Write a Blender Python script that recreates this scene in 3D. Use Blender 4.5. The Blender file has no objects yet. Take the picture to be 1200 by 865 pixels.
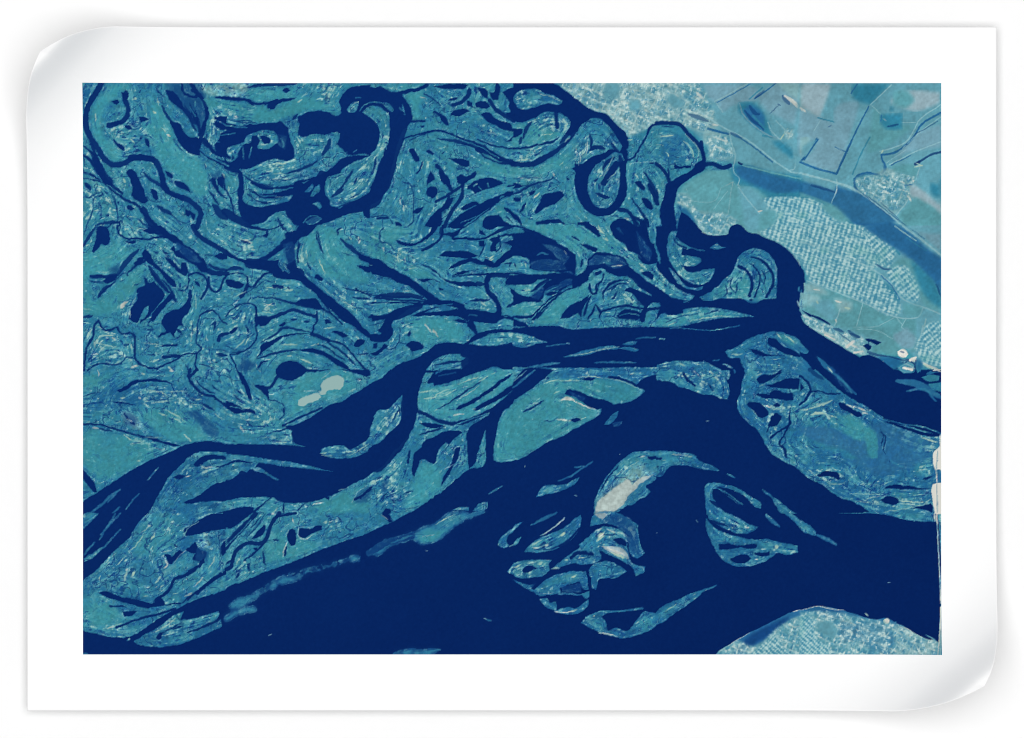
import bpy, math
import numpy as np

# ---------------------------------------------------------------- the printed picture
# The print is an aerial picture of a river delta. Its inks are computed here from traced
# shore lines and procedural noise and stored as the colour of each point of the print.
# All lengths are millimetres on the poster (1 mm = 0.001 Blender units).
PX0, PX1, PY0, PY1 = 97.6, 1102.6, 97.7, 766.8
SS = 3                                    # supersampling of the ink grid
GW, GH = 1005, 669                        # ink grid cells
W, H = GW * SS, GH * SS
TS = 168.0 / 865.0                        # tracing unit in millimetres
rng = np.random.default_rng(7)

PAL = {'D': (9, 43, 106), 'M': (15, 57, 116), 'B': (34, 100, 144), 'T': (50, 128, 155),
       'G': (58, 141, 156), 'A': (96, 156, 172), 'F': (90, 154, 164), 'V': (112, 156, 172),
       'S': (41, 103, 149), 'P': (126, 170, 176), 'C': (172, 200, 182), 'W': (200, 204, 196),
       'Q': (152, 186, 184), 'R': (140, 184, 192), 'U': (84, 150, 166), 'H': (110, 168, 182), 'E': (48, 124, 158),
       'X': (214, 214, 206), 'N': (144, 172, 182), 'I': (46, 108, 150)}
CLS = {k: i for i, k in enumerate('DMBTGAFVSPCWQRUHEXNI')}

def box_blur(a, r):
    if r < 1: return a
    for ax in (0, 1):
        p = [(0, 0)] * a.ndim; p[ax] = (r + 1, r)
        c = np.cumsum(np.pad(a, p, mode='edge'), axis=ax, dtype=np.float64)
        n = a.shape[ax]; k = 2 * r + 1
        lo = np.take(c, range(0, n), axis=ax); hi = np.take(c, range(k, k + n), axis=ax)
        a = ((hi - lo) / k).astype(np.float32)
    return a

def soft(a, r):
    return box_blur(box_blur(a.astype(np.float32), r), r)

def value_noise(h, w, cell, seed):
    g = np.random.default_rng(seed)
    gh, gw = int(h / cell) + 3, int(w / cell) + 3
    t = g.random((gh, gw), dtype=np.float32)
    y = np.arange(h, dtype=np.float32) / cell; x = np.arange(w, dtype=np.float32) / cell
    yi = y.astype(int); xi = x.astype(int)
    fy = y - yi; fx = x - xi
    fy = fy * fy * (3 - 2 * fy); fx = fx * fx * (3 - 2 * fx)
    a = t[yi][:, xi]; b = t[yi][:, xi + 1]; c = t[yi + 1][:, xi]; d = t[yi + 1][:, xi + 1]
    fx = fx[None, :]; fy = fy[:, None]
    return (a * (1 - fx) + b * fx) * (1 - fy) + (c * (1 - fx) + d * fx) * fy

def fbm(h, w, cell, seed, octs=4, gain=0.55):
    s = np.zeros((h, w), np.float32); amp = 1.0; tot = 0
    for i in range(octs):
        if cell < 1.2: break
        s += amp * value_noise(h, w, cell, seed + i * 13); tot += amp
        amp *= gain; cell *= 0.5
    return s / tot - 0.5

def smooth_path(p, closed):
    """Catmull-Rom through the traced points; sharp corners and points on a tile edge stay sharp."""
    n = len(p)
    if n < 3 and not closed: 
        return p
    out = []
    T = np.zeros_like(p)
    for i in range(n):
        if not closed and i in (0, n - 1): continue
        a, b, c = p[i - 1], p[i], p[(i + 1) % n]
        u, v = b - a, c - b
        lu, lv = np.hypot(*u) + 1e-6, np.hypot(*v) + 1e-6
        if np.dot(u, v) / (lu * lv) < 0.35: continue
        d = u / lu + v / lv
        T[i] = d / (np.hypot(*d) + 1e-6)
    m = n if closed else n - 1
    for i in range(m):
        a, b = p[i], p[(i + 1) % n]
        L = np.hypot(*(b - a))
        k = max(2, min(24, int(L / 4)))
        t = (np.arange(k) / k)[:, None]
        ta, tb = T[i] * L, T[(i + 1) % n] * L
        if not ta.any(): ta = (b - a)
        if not tb.any(): tb = (b - a)
        out.append((2*t**3 - 3*t**2 + 1) * a + (t**3 - 2*t**2 + t) * ta + (-2*t**3 + 3*t**2) * b + (t**3 - t**2) * tb)
    if not closed: out.append(p[-1:])
    return np.concatenate(out)

def poly_mask(p):
    """even-odd fill; returns (y0, x0, mask)"""
    x0 = max(0, int(p[:, 0].min()) - 1); x1 = min(W, int(p[:, 0].max()) + 2)
    y0 = max(0, int(p[:, 1].min()) - 1); y1 = min(H, int(p[:, 1].max()) + 2)
    if x1 <= x0 or y1 <= y0: return None
    acc = np.zeros((y1 - y0, x1 - x0 + 1), np.int32)
    q = np.roll(p, -1, axis=0)
    for (ax, ay), (bx, by) in zip(p, q):
        if ay == by: continue
        if ay > by: ax, ay, bx, by = bx, by, ax, ay
        r0 = max(y0, math.ceil(ay - 0.5)); r1 = min(y1, math.ceil(by - 0.5))
        if r1 <= r0: continue
        rows = np.arange(r0, r1)
        xs = ax + (rows + 0.5 - ay) * (bx - ax) / (by - ay)
        c = np.clip(np.ceil(xs - 0.5).astype(int) - x0, 0, x1 - x0)
        np.add.at(acc, (rows - y0, c), 1)
    return y0, x0, (np.cumsum(acc, axis=1)[:, :-1] % 2).astype(bool)

def stroke_mask(p, width, taper):
    d = np.hypot(*np.diff(p, axis=0).T); s = np.concatenate([[0], np.cumsum(d)])
    n = max(2, int(s[-1] / 0.8) + 1)
    t = np.linspace(0, s[-1], n)
    xs = np.interp(t, s, p[:, 0]); ys = np.interp(t, s, p[:, 1])
    u = t / max(s[-1], 1e-6)
    r = np.full(n, width / 2)
    if taper: r = r * np.clip(np.sin(np.pi * (0.06 + 0.88 * u)) ** 0.6, 0.25, 1)
    r = np.maximum(r, 0.85)
    R = int(r.max()) + 2
    x0 = max(0, int(xs.min()) - R); x1 = min(W, int(xs.max()) + R + 1)
    y0 = max(0, int(ys.min()) - R); y1 = min(H, int(ys.max()) + R + 1)
    if x1 <= x0 or y1 <= y0: return None
    m = np.zeros((y1 - y0, x1 - x0), bool)
    for cx, cy, rr in zip(xs, ys, r):
        ax = max(x0, int(cx - rr)); bx = min(x1, int(cx + rr) + 2)
        ay = max(y0, int(cy - rr)); by = min(y1, int(cy + rr) + 2)
        if bx <= ax or by <= ay: continue
        yy = (np.arange(ay, by) + 0.5 - cy)[:, None]; xx = (np.arange(ax, bx) + 0.5 - cx)[None, :]
        m[ay - y0:by - y0, ax - x0:bx - x0] |= (xx * xx + yy * yy) <= rr * rr
    return y0, x0, m

def paint_inks():
    base = np.array(PAL['T'], np.float32)   # plain flood-plain green
    img = np.empty((H, W, 3), np.float32); img[:] = base
    cls = np.full((H, W), CLS['T'], np.uint8)
    spk = np.zeros((H, W), np.float32); twn = np.zeros((H, W), np.float32); plt = np.zeros((H, W), np.float32)
    ox = oy = 0.0; ts = TS
    silt = fbm(H, W, 9 * SS, 151, 4, 0.65)
    for ln in TRACE.strip().split('\n'):
        tok = ln.split()
        if not tok: continue
        if tok[0] == '@':
            ox, oy = float(tok[1]), float(tok[2])
            ts = float(tok[3]) / 865.0 if len(tok) > 3 else TS
            continue
        key = tok[0][0]; wid = tok[0][1:]
        pts = np.array([[float(v) for v in t.split(',')] for t in tok[1:]], np.float64)
        pts = (pts * ts + [ox - PX0, oy - PY0]) * SS
        if wid:
            r = stroke_mask(smooth_path(pts, False), float(wid) * ts * SS, key.islower())
        else:
            if len(pts) < 3: continue
            r = poly_mask(smooth_path(pts, True))
        if r is None: continue
        y0, x0, m = r
        k = key.upper()
        sl = (slice(y0, y0 + m.shape[0]), slice(x0, x0 + m.shape[1]))
        if k == 'K':
            spk[sl][m] = 1.0; continue
        if k == 'U': twn[sl][m] = 1.0; plt[sl][m] = 0.0
        elif k == 'H': plt[sl][m] = 1.0; twn[sl][m] = 0.0
        elif k in 'AFVDNIX' or (k == 'S' and oy < 600) or (wid and k in 'RW'): twn[sl][m] = 0.0; plt[sl][m] = 0.0
        elif k == 'P': plt[sl][m] = 0.0
        jit = 1.0 if k == 'D' else 1.0 + 0.07 * (rng.random() - 0.5)
        a = 1.0
        if wid and k in 'CW': a = 0.68 + 0.3 * rng.random()
        elif k == 'W': a = 0.68
        elif wid and k in 'TBR': a = 0.75
        if k == 'E' or (wid and key == 't'):
            # shoals and silt plumes fade into the water
            pad = 7 * SS
            f = np.pad(m, pad).astype(np.float32)
            f = 0.6 * soft(f, int(1.4 * SS)) + 0.4 * soft(f, 3 * SS) if k == 'E' else soft(f, max(1, int(0.6 * SS)))
            y1, x1 = y0 - pad, x0 - pad
            cy0, cx0 = max(0, y1), max(0, x1); cy1, cx1 = min(H, y1 + f.shape[0]), min(W, x1 + f.shape[1])
            f = f[cy0 - y1:cy1 - y1, cx0 - x1:cx1 - x1] * (0.95 if key == 'E' else 0.16 if key == 'e' else 0.7)
            if k == 'E':
                q = silt[cy0:cy1, cx0:cx1]
                f = np.clip(f * (1.05 + 2.2 * q), 0, 0.95)
            s2 = (slice(cy0, cy1), slice(cx0, cx1))
            img[s2] = img[s2] * (1 - f[..., None]) + np.array(PAL['E'], np.float32) * f[..., None]
            cls[s2][f > 0.12] = CLS['E']
            continue
        if False: pass
        elif wid and k == 'D':
            cx, cy = pts.mean(0) / SS + (PX0, PY0)
            dry = (cx > 770 and cy < 97 + (cx - 700) * 0.6) or (cx > 935 and cy < 440)
            a = 0.40 if dry else (0.92 if float(wid) > 9 else 0.72)
            if key.islower(): a *= 0.92
        if k in 'GTBPSAFVMUNI' and not wid:
            # tonal patches fade into each other over a few millimetres
            pad = (4 if k in 'GTPSAFVUMBN' else 2) * SS
            f = soft(np.pad(m, pad).astype(np.float32), pad // 2)[pad:-pad, pad:-pad]
            land_edge = cls[sl]
            if k == 'M': f = f * 0.75
            else: f = np.where(land_edge == 0, m.astype(np.float32), f)     # shores stay crisp
            if k in 'MS': f = f * (1 - 0.45 * np.maximum(twn[sl], plt[sl]))
            img[sl] = img[sl] * (1 - f[..., None]) + np.array(PAL[k], np.float32) * jit * f[..., None]
            cls[sl][m] = CLS[k]
        else:
            img[sl][m] = img[sl][m] * (1 - a) + np.array(PAL[k], np.float32) * jit * a
            cls[sl][m] = CLS[k]
    return img, cls, spk, twn, plt

def flow_streaks(water, h, w, seed=3, steps=9):
    """noise smeared along the shore lines, like the ridges and swales of a flood plain"""
    f = soft(water, 5)
    gy, gx = np.gradient(f)
    jxx, jyy, jxy = soft(gx * gx, 11), soft(gy * gy, 11), soft(gx * gy, 11)
    th = 0.5 * np.arctan2(2 * jxy, jxx - jyy) + np.pi / 2
    vx, vy = np.cos(th).astype(np.float32), np.sin(th).astype(np.float32)
    nz = np.random.default_rng(seed).random((h, w), dtype=np.float32)
    nz = 0.6 * nz + 0.8 * (value_noise(h, w, 2.2, seed + 2))
    yy, xx = np.mgrid[0:h, 0:w].astype(np.float32)
    acc = np.zeros((h, w), np.float32); n = 0
    for sgn in (1, -1):
        px, py = xx.copy(), yy.copy(); ox = vx * sgn; oy = vy * sgn
        for _ in range(steps):
            px += ox; py += oy
            xi = np.clip(px, 0, w - 1).astype(np.int32); yi = np.clip(py, 0, h - 1).astype(np.int32)
            acc += nz[yi, xi]; n += 1
            nx, ny = vx[yi, xi], vy[yi, xi]
            s = np.sign(nx * ox + ny * oy); s[s == 0] = 1
            ox, oy = nx * s, ny * s
    acc /= n
    acc -= soft(acc, 9)
    return acc / (acc.std() + 1e-6)

def make_print_colours():
    img, cls, spk, twn, plt = paint_inks()
    X = (np.arange(W) / SS + PX0)[None, :]; Y = (np.arange(H) / SS + PY0)[:, None]
    # the steppe and the town in the upper right are crisp, the delta's shores are ragged
    tame = np.clip(((X - 640) * 0.55 - (Y - 95)) / 30.0, 0, 1)            # upper-right land
    tame = np.maximum(tame, np.clip((X - 925) / 25, 0, 1) * np.clip((460 - Y) / 20, 0, 1)).astype(np.float32)
    tame = np.maximum(tame, np.clip((X - 792) / 8, 0, 1) * np.clip((292 - Y) / 6, 0, 1) * np.clip((Y - 195) / 6, 0, 1)).astype(np.float32)
    tame = np.maximum(tame, np.clip((X - 835) / 8, 0, 1) * np.clip((Y - 696) / 6, 0, 1)).astype(np.float32)
    amp = (2.6 * (1 - tame) + 0.7 * tame).astype(np.float32)
    river = soft((cls == 0), 7 * SS)
    amp *= (1.0 - 0.5 * river) * np.clip((1092 - X) / 4, 0.1, 1)
    dx = amp * SS * (0.75 * fbm(H, W, 7 * SS, 101, 3) + 0.75 * fbm(H, W, 3.2 * SS, 301, 2))
    dy = amp * SS * (0.75 * fbm(H, W, 7 * SS, 202, 3) + 0.75 * fbm(H, W, 3.2 * SS, 402, 2))
    yy = np.clip(np.arange(H)[:, None] + dy, 0, H - 1).astype(np.int32)
    xx = np.clip(np.arange(W)[None, :] + dx, 0, W - 1).astype(np.int32)
    img = img[yy, xx]; cls = cls[yy, xx]; spk = soft(spk, 4 * SS); twn = soft(twn, 4); plt = soft(plt, 3)
    # down to the ink grid
    img = img.reshape(GH, SS, GW, SS, 3).mean((1, 3))
    water = (cls == 0).reshape(GH, SS, GW, SS).mean((1, 3)).astype(np.float32)
    marsh = (cls == 1).reshape(GH, SS, GW, SS).mean((1, 3)).astype(np.float32)
    spk = spk.reshape(GH, SS, GW, SS).mean((1, 3))
    tame = tame.reshape(GH, SS, GW, SS).mean((1, 3))
    cl = cls[::SS, ::SS]
    town = twn.reshape(GH, SS, GW, SS).mean((1, 3)) * np.clip(1 - water, 0, 1)
    plots = plt.reshape(GH, SS, GW, SS).mean((1, 3)) * np.clip(1 - water, 0, 1)
    X = X.reshape(GW, SS).mean(1)[None, :]; Y = Y.reshape(GH, SS).mean(1)[:, None]
    h, w = GH, GW
    land = np.clip(1 - water, 0, 1)
    wild = np.clip(land - 0.65 * marsh, 0, 1) * (1 - tame) * (1 - town) * (1 - plots)
    st = flow_streaks(np.clip(water + 0.5 * marsh, 0, 1), h, w)
    big = fbm(h, w, 60, 11, 3); mid = fbm(h, w, 14, 21, 3); fine = fbm(h, w, 4, 31, 2)
    white = np.random.default_rng(5).standard_normal((h, w)).astype(np.float32)
    white = box_blur(white, 1) * 1.6
    def mix(col, a):
        nonlocal img
        a = np.clip(a, 0, 1)[..., None]
        img = img * (1 - a) + np.array(col, np.float32) * a
    # wild flood plain: green to blue drift, ridges along the channels, dark wet hollows
    f2 = fbm(h, w, 7, 61, 3); f3 = fbm(h, w, 3, 63, 2); g1 = fbm(h, w, 24, 67, 4)
    gm = soft((cl == CLS['G']).astype(np.float32) + 1.5 * ((cl == CLS['S']) | (cl == CLS['I'])), 3)
    clean = np.clip(1 - soft(np.isin(cl, [CLS['Q'], CLS['C'], CLS['W'], CLS['X']]).astype(np.float32), 1) * 1.2, 0, 0.85)
    shoal = soft((cl == CLS['E']).astype(np.float32), 2)
    wild = wild * clean * (1 - 0.75 * shoal)
    st2 = flow_streaks(np.clip(water + 0.5 * marsh, 0, 1), h, w, 17, 14)
    sk = np.clip(spk, 0, 1)
    busy = np.clip(0.60 + 0.75 * sk - 0.42 * gm + 1.2 * g1, 0.03, 1.25)
    fringe = np.clip(soft(water, 1) * 1.4 + soft(water, 3) * 0.5, 0, 1)
    # ragged comb-like banks where the bars are busiest
    wd = soft(water, 2) + 0.085 * st2 + 0.45 * f3 + 0.3 * f2
    ragged = sk * (1 - tame) * clean
    mix((12, 46, 104), wild * ragged * np.clip((wd - 0.47) * 7, 0, 0.9))
    mix((44, 112, 150), water * ragged * (1 - shoal) * np.clip((0.40 - wd) * 5, 0, 0.75))
    mix((68, 150, 160), wild * np.clip(big * 1.4 + 0.5 * g1, 0, 0.35))
    mix((34, 104, 148), wild * np.clip(-big * 1.2 - g1 * 1.5 + 0.06 - 0.4 * gm, 0, 0.5))
    mix((28, 92, 140), wild * fringe * 0.62)
    wet = st * 0.12 + st2 * 0.12 + f2 * 1.1 + f3 * 0.7 - g1 * 0.5
    mix((24, 84, 138), wild * np.clip(busy, 0, 1) * np.clip((wet - 0.05) * 1.9, 0, 0.75))
    mix((12, 46, 106), wild * np.clip(busy, 0, 1) * np.clip((wet - 0.27) * 3.4, 0, 0.92))
    dry = -st * 0.12 - st2 * 0.10 + fbm(h, w, 6, 71, 3) * 1.2 - f3 * 0.5 + g1 * 0.4
    mix((98, 170, 180), wild * np.clip(busy + 0.15, 0, 1) * np.clip((dry - 0.03) * 2.0, 0, 0.8))
    mix((70, 150, 162), wild * np.clip((fbm(h, w, 9, 91, 3) + 0.5 * fbm(h, w, 3, 93, 2)) * 2.2, 0, 0.5) * (0.3 + 0.7 * sk))
    # creeks: thin winding threads of water through the flood plain, some with a pale levee
    for cell, seed, wd_, al in ((30, 121, 0.011, 0.75), (17, 131, 0.013, 0.6), (10, 141, 0.016, 0.45)):
        v = fbm(h, w, cell, seed, 4, 0.5) + 0.006 * st
        gate = np.clip(fbm(h, w, cell * 1.6, seed + 5, 2) * 5 + 0.55, 0, 1) * np.clip(1 - 0.75 * gm, 0, 1)
        mix((132, 184, 186), wild * gate * al * 0.7 * np.clip(1 - np.abs(np.abs(v) - wd_ * 2.4) / wd_, 0, 1) * np.clip(f2 * 4 + 0.3, 0, 1))
        mix((14, 54, 114), wild * gate * al * np.clip(1.5 - np.abs(v) / wd_, 0, 1))
    rim = np.clip((soft(water, 2) - 0.10) * 6, 0, 1) * np.clip((0.42 - soft(water, 1)) * 6, 0, 1)
    mix((128, 180, 182), wild * rim * np.clip(f2 * 3.0 + f3 * 2.0 + 0.35 * sk - 0.28, 0, 0.75))
    # pale dry specks
    sp = 0.04 - st * 0.19 - st2 * 0.13 + white * 0.30 + fbm(h, w, 4.5, 73, 2) * 1.9 + 0.50 * sk + 0.5 * g1
    mix((164, 198, 190), wild * (1 - 0.5 * gm) * np.clip((sp - 0.70) * 1.5, 0, 0.9))
    img *= (1 + (wild * (0.06 * white + 0.18 * f3 + 0.14 * f2) * (1 - 0.15 * np.clip(gm, 0, 1)))[..., None])
    sand = np.isin(cl, [CLS['W'], CLS['P']]) * land * (1 - tame)
    img *= (1 + (sand * (0.05 * white + 0.28 * f2 + 0.2 * g1))[..., None])
    # farmland
    farm = land * tame * (1 - town) * (1 - plots)
    img *= (1 + (farm * (0.03 * white + 0.10 * fine + 0.16 * mid + 0.10 * big))[..., None])
    fs = np.sin((X * 0.5 + Y * 0.87) * 1.15 + 6 * mid) * fbm(h, w, 40, 77, 2)
    img *= (1 + (farm * 0.035 * fs)[..., None])
    # town blocks: pale streets round darker yards
    def streets(deg, pitch, width, seed):
        aa = math.radians(deg)
        u = (X * math.sin(aa) - Y * math.cos(aa)) / pitch + 1.1 * fbm(h, w, 45, seed, 2)
        d = np.abs(u - np.round(u)) * pitch
        return np.clip(1.4 - d / width, 0, 1) * (0.25 + np.clip(0.75 + 2.6 * fbm(h, w, 12, seed + 3, 2), 0, 1))
    t2 = fbm(h, w, 3.2, 43, 2); t3 = fbm(h, w, 7, 45, 3)
    net = np.maximum(np.maximum(streets(22, 9.5, 1.3, 81), 0.8 * streets(-66, 8.5, 0.9, 85)), 0.7 * streets(48, 21, 1.1, 87))
    mix((96, 156, 172), town * 0.35)
    mix((60, 128, 160), town * np.clip((-t3 * 2.2 + t2 * 1.2 - 0.02) * 1.6, 0, 0.65) * (1 - 0.7 * net))
    mix((186, 206, 202), town * np.clip(net * (0.42 + t2 * 1.4 + t3 * 0.8) + np.clip(t2 * 1.8 + t3 * 1.0 + white * 0.65 - 0.26, 0, 1), 0, 0.9))
    mix((204, 212, 200), town * np.clip((t2 * 1.0 + white * 0.9 + t3 - 0.80) * 1.6, 0, 0.6))
    mix((160, 196, 200), town * np.clip(0.18 + t3 * 1.2 + white * 0.25, 0, 0.5))
    mix((56, 122, 156), town * np.clip((white * 0.6 - t2 * 1.6 - 0.55) * 1.4, 0, 0.6))
    img *= (1 + (town * 0.06 * white)[..., None])
    # garden plots in rows of lanes
    def lanes(deg, pitch):
        a = math.radians(deg)
        u = X * math.cos(a) + Y * math.sin(a); v = -X * math.sin(a) + Y * math.cos(a)
        wob = 0.45 * fbm(h, w, 16, 53, 2)
        return np.sin(2 * np.pi * (u / pitch) + wob * 2), np.sin(2 * np.pi * v / (pitch * 0.62) + 5 * fbm(h, w, 9, 59, 2))
    a1, b1 = lanes(17, 5.5); a2, b2 = lanes(50, 5.4); a3, b3 = lanes(-48, 4.4)
    selB = ((X > 1036 + (Y - 318) * 0.55) & (Y < 420)).astype(np.float32); selC = (Y > 600) * 1.0 + 0 * X
    a = a1 * (1 - selB) * (1 - selC) + a2 * selB * (1 - selC) + a3 * selC
    b = b1 * (1 - selB) * (1 - selC) + b2 * selB * (1 - selC) + b3 * selC
    g = a * 0.72 + b * 0.36 + white * 0.95 + fine * 1.2 + mid * 0.4
    mix((178, 210, 210), plots * np.clip(g * 0.58 + 0.16, 0, 0.9))
    mix((60, 130, 158), plots * np.clip(-g * 0.52, 0, 0.8))
    mix((86, 158, 158), plots * np.clip(mid * 1.5 - 0.1, 0, 0.4))
    # open water: hardly any tone, a little darker to the lower right
    deep = np.clip(((X - 97) / 1005 * 0.6 + (Y - 97) / 670 * 0.7 - 0.2), 0, 1) * water
    img *= (1 - np.array([0.30, 0.20, 0.13]) * deep[..., None])
    img += (water * (1.6 * big + 0.7 * white))[..., None] * np.array([0.6, 1.6, 2.4])
    img = np.clip(img, 0, 255).astype(np.float32)
    img = img + 0.45 * (img - box_blur(img, 1))     # the crispness of the print
    return np.clip(img, 0, 255)
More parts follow.
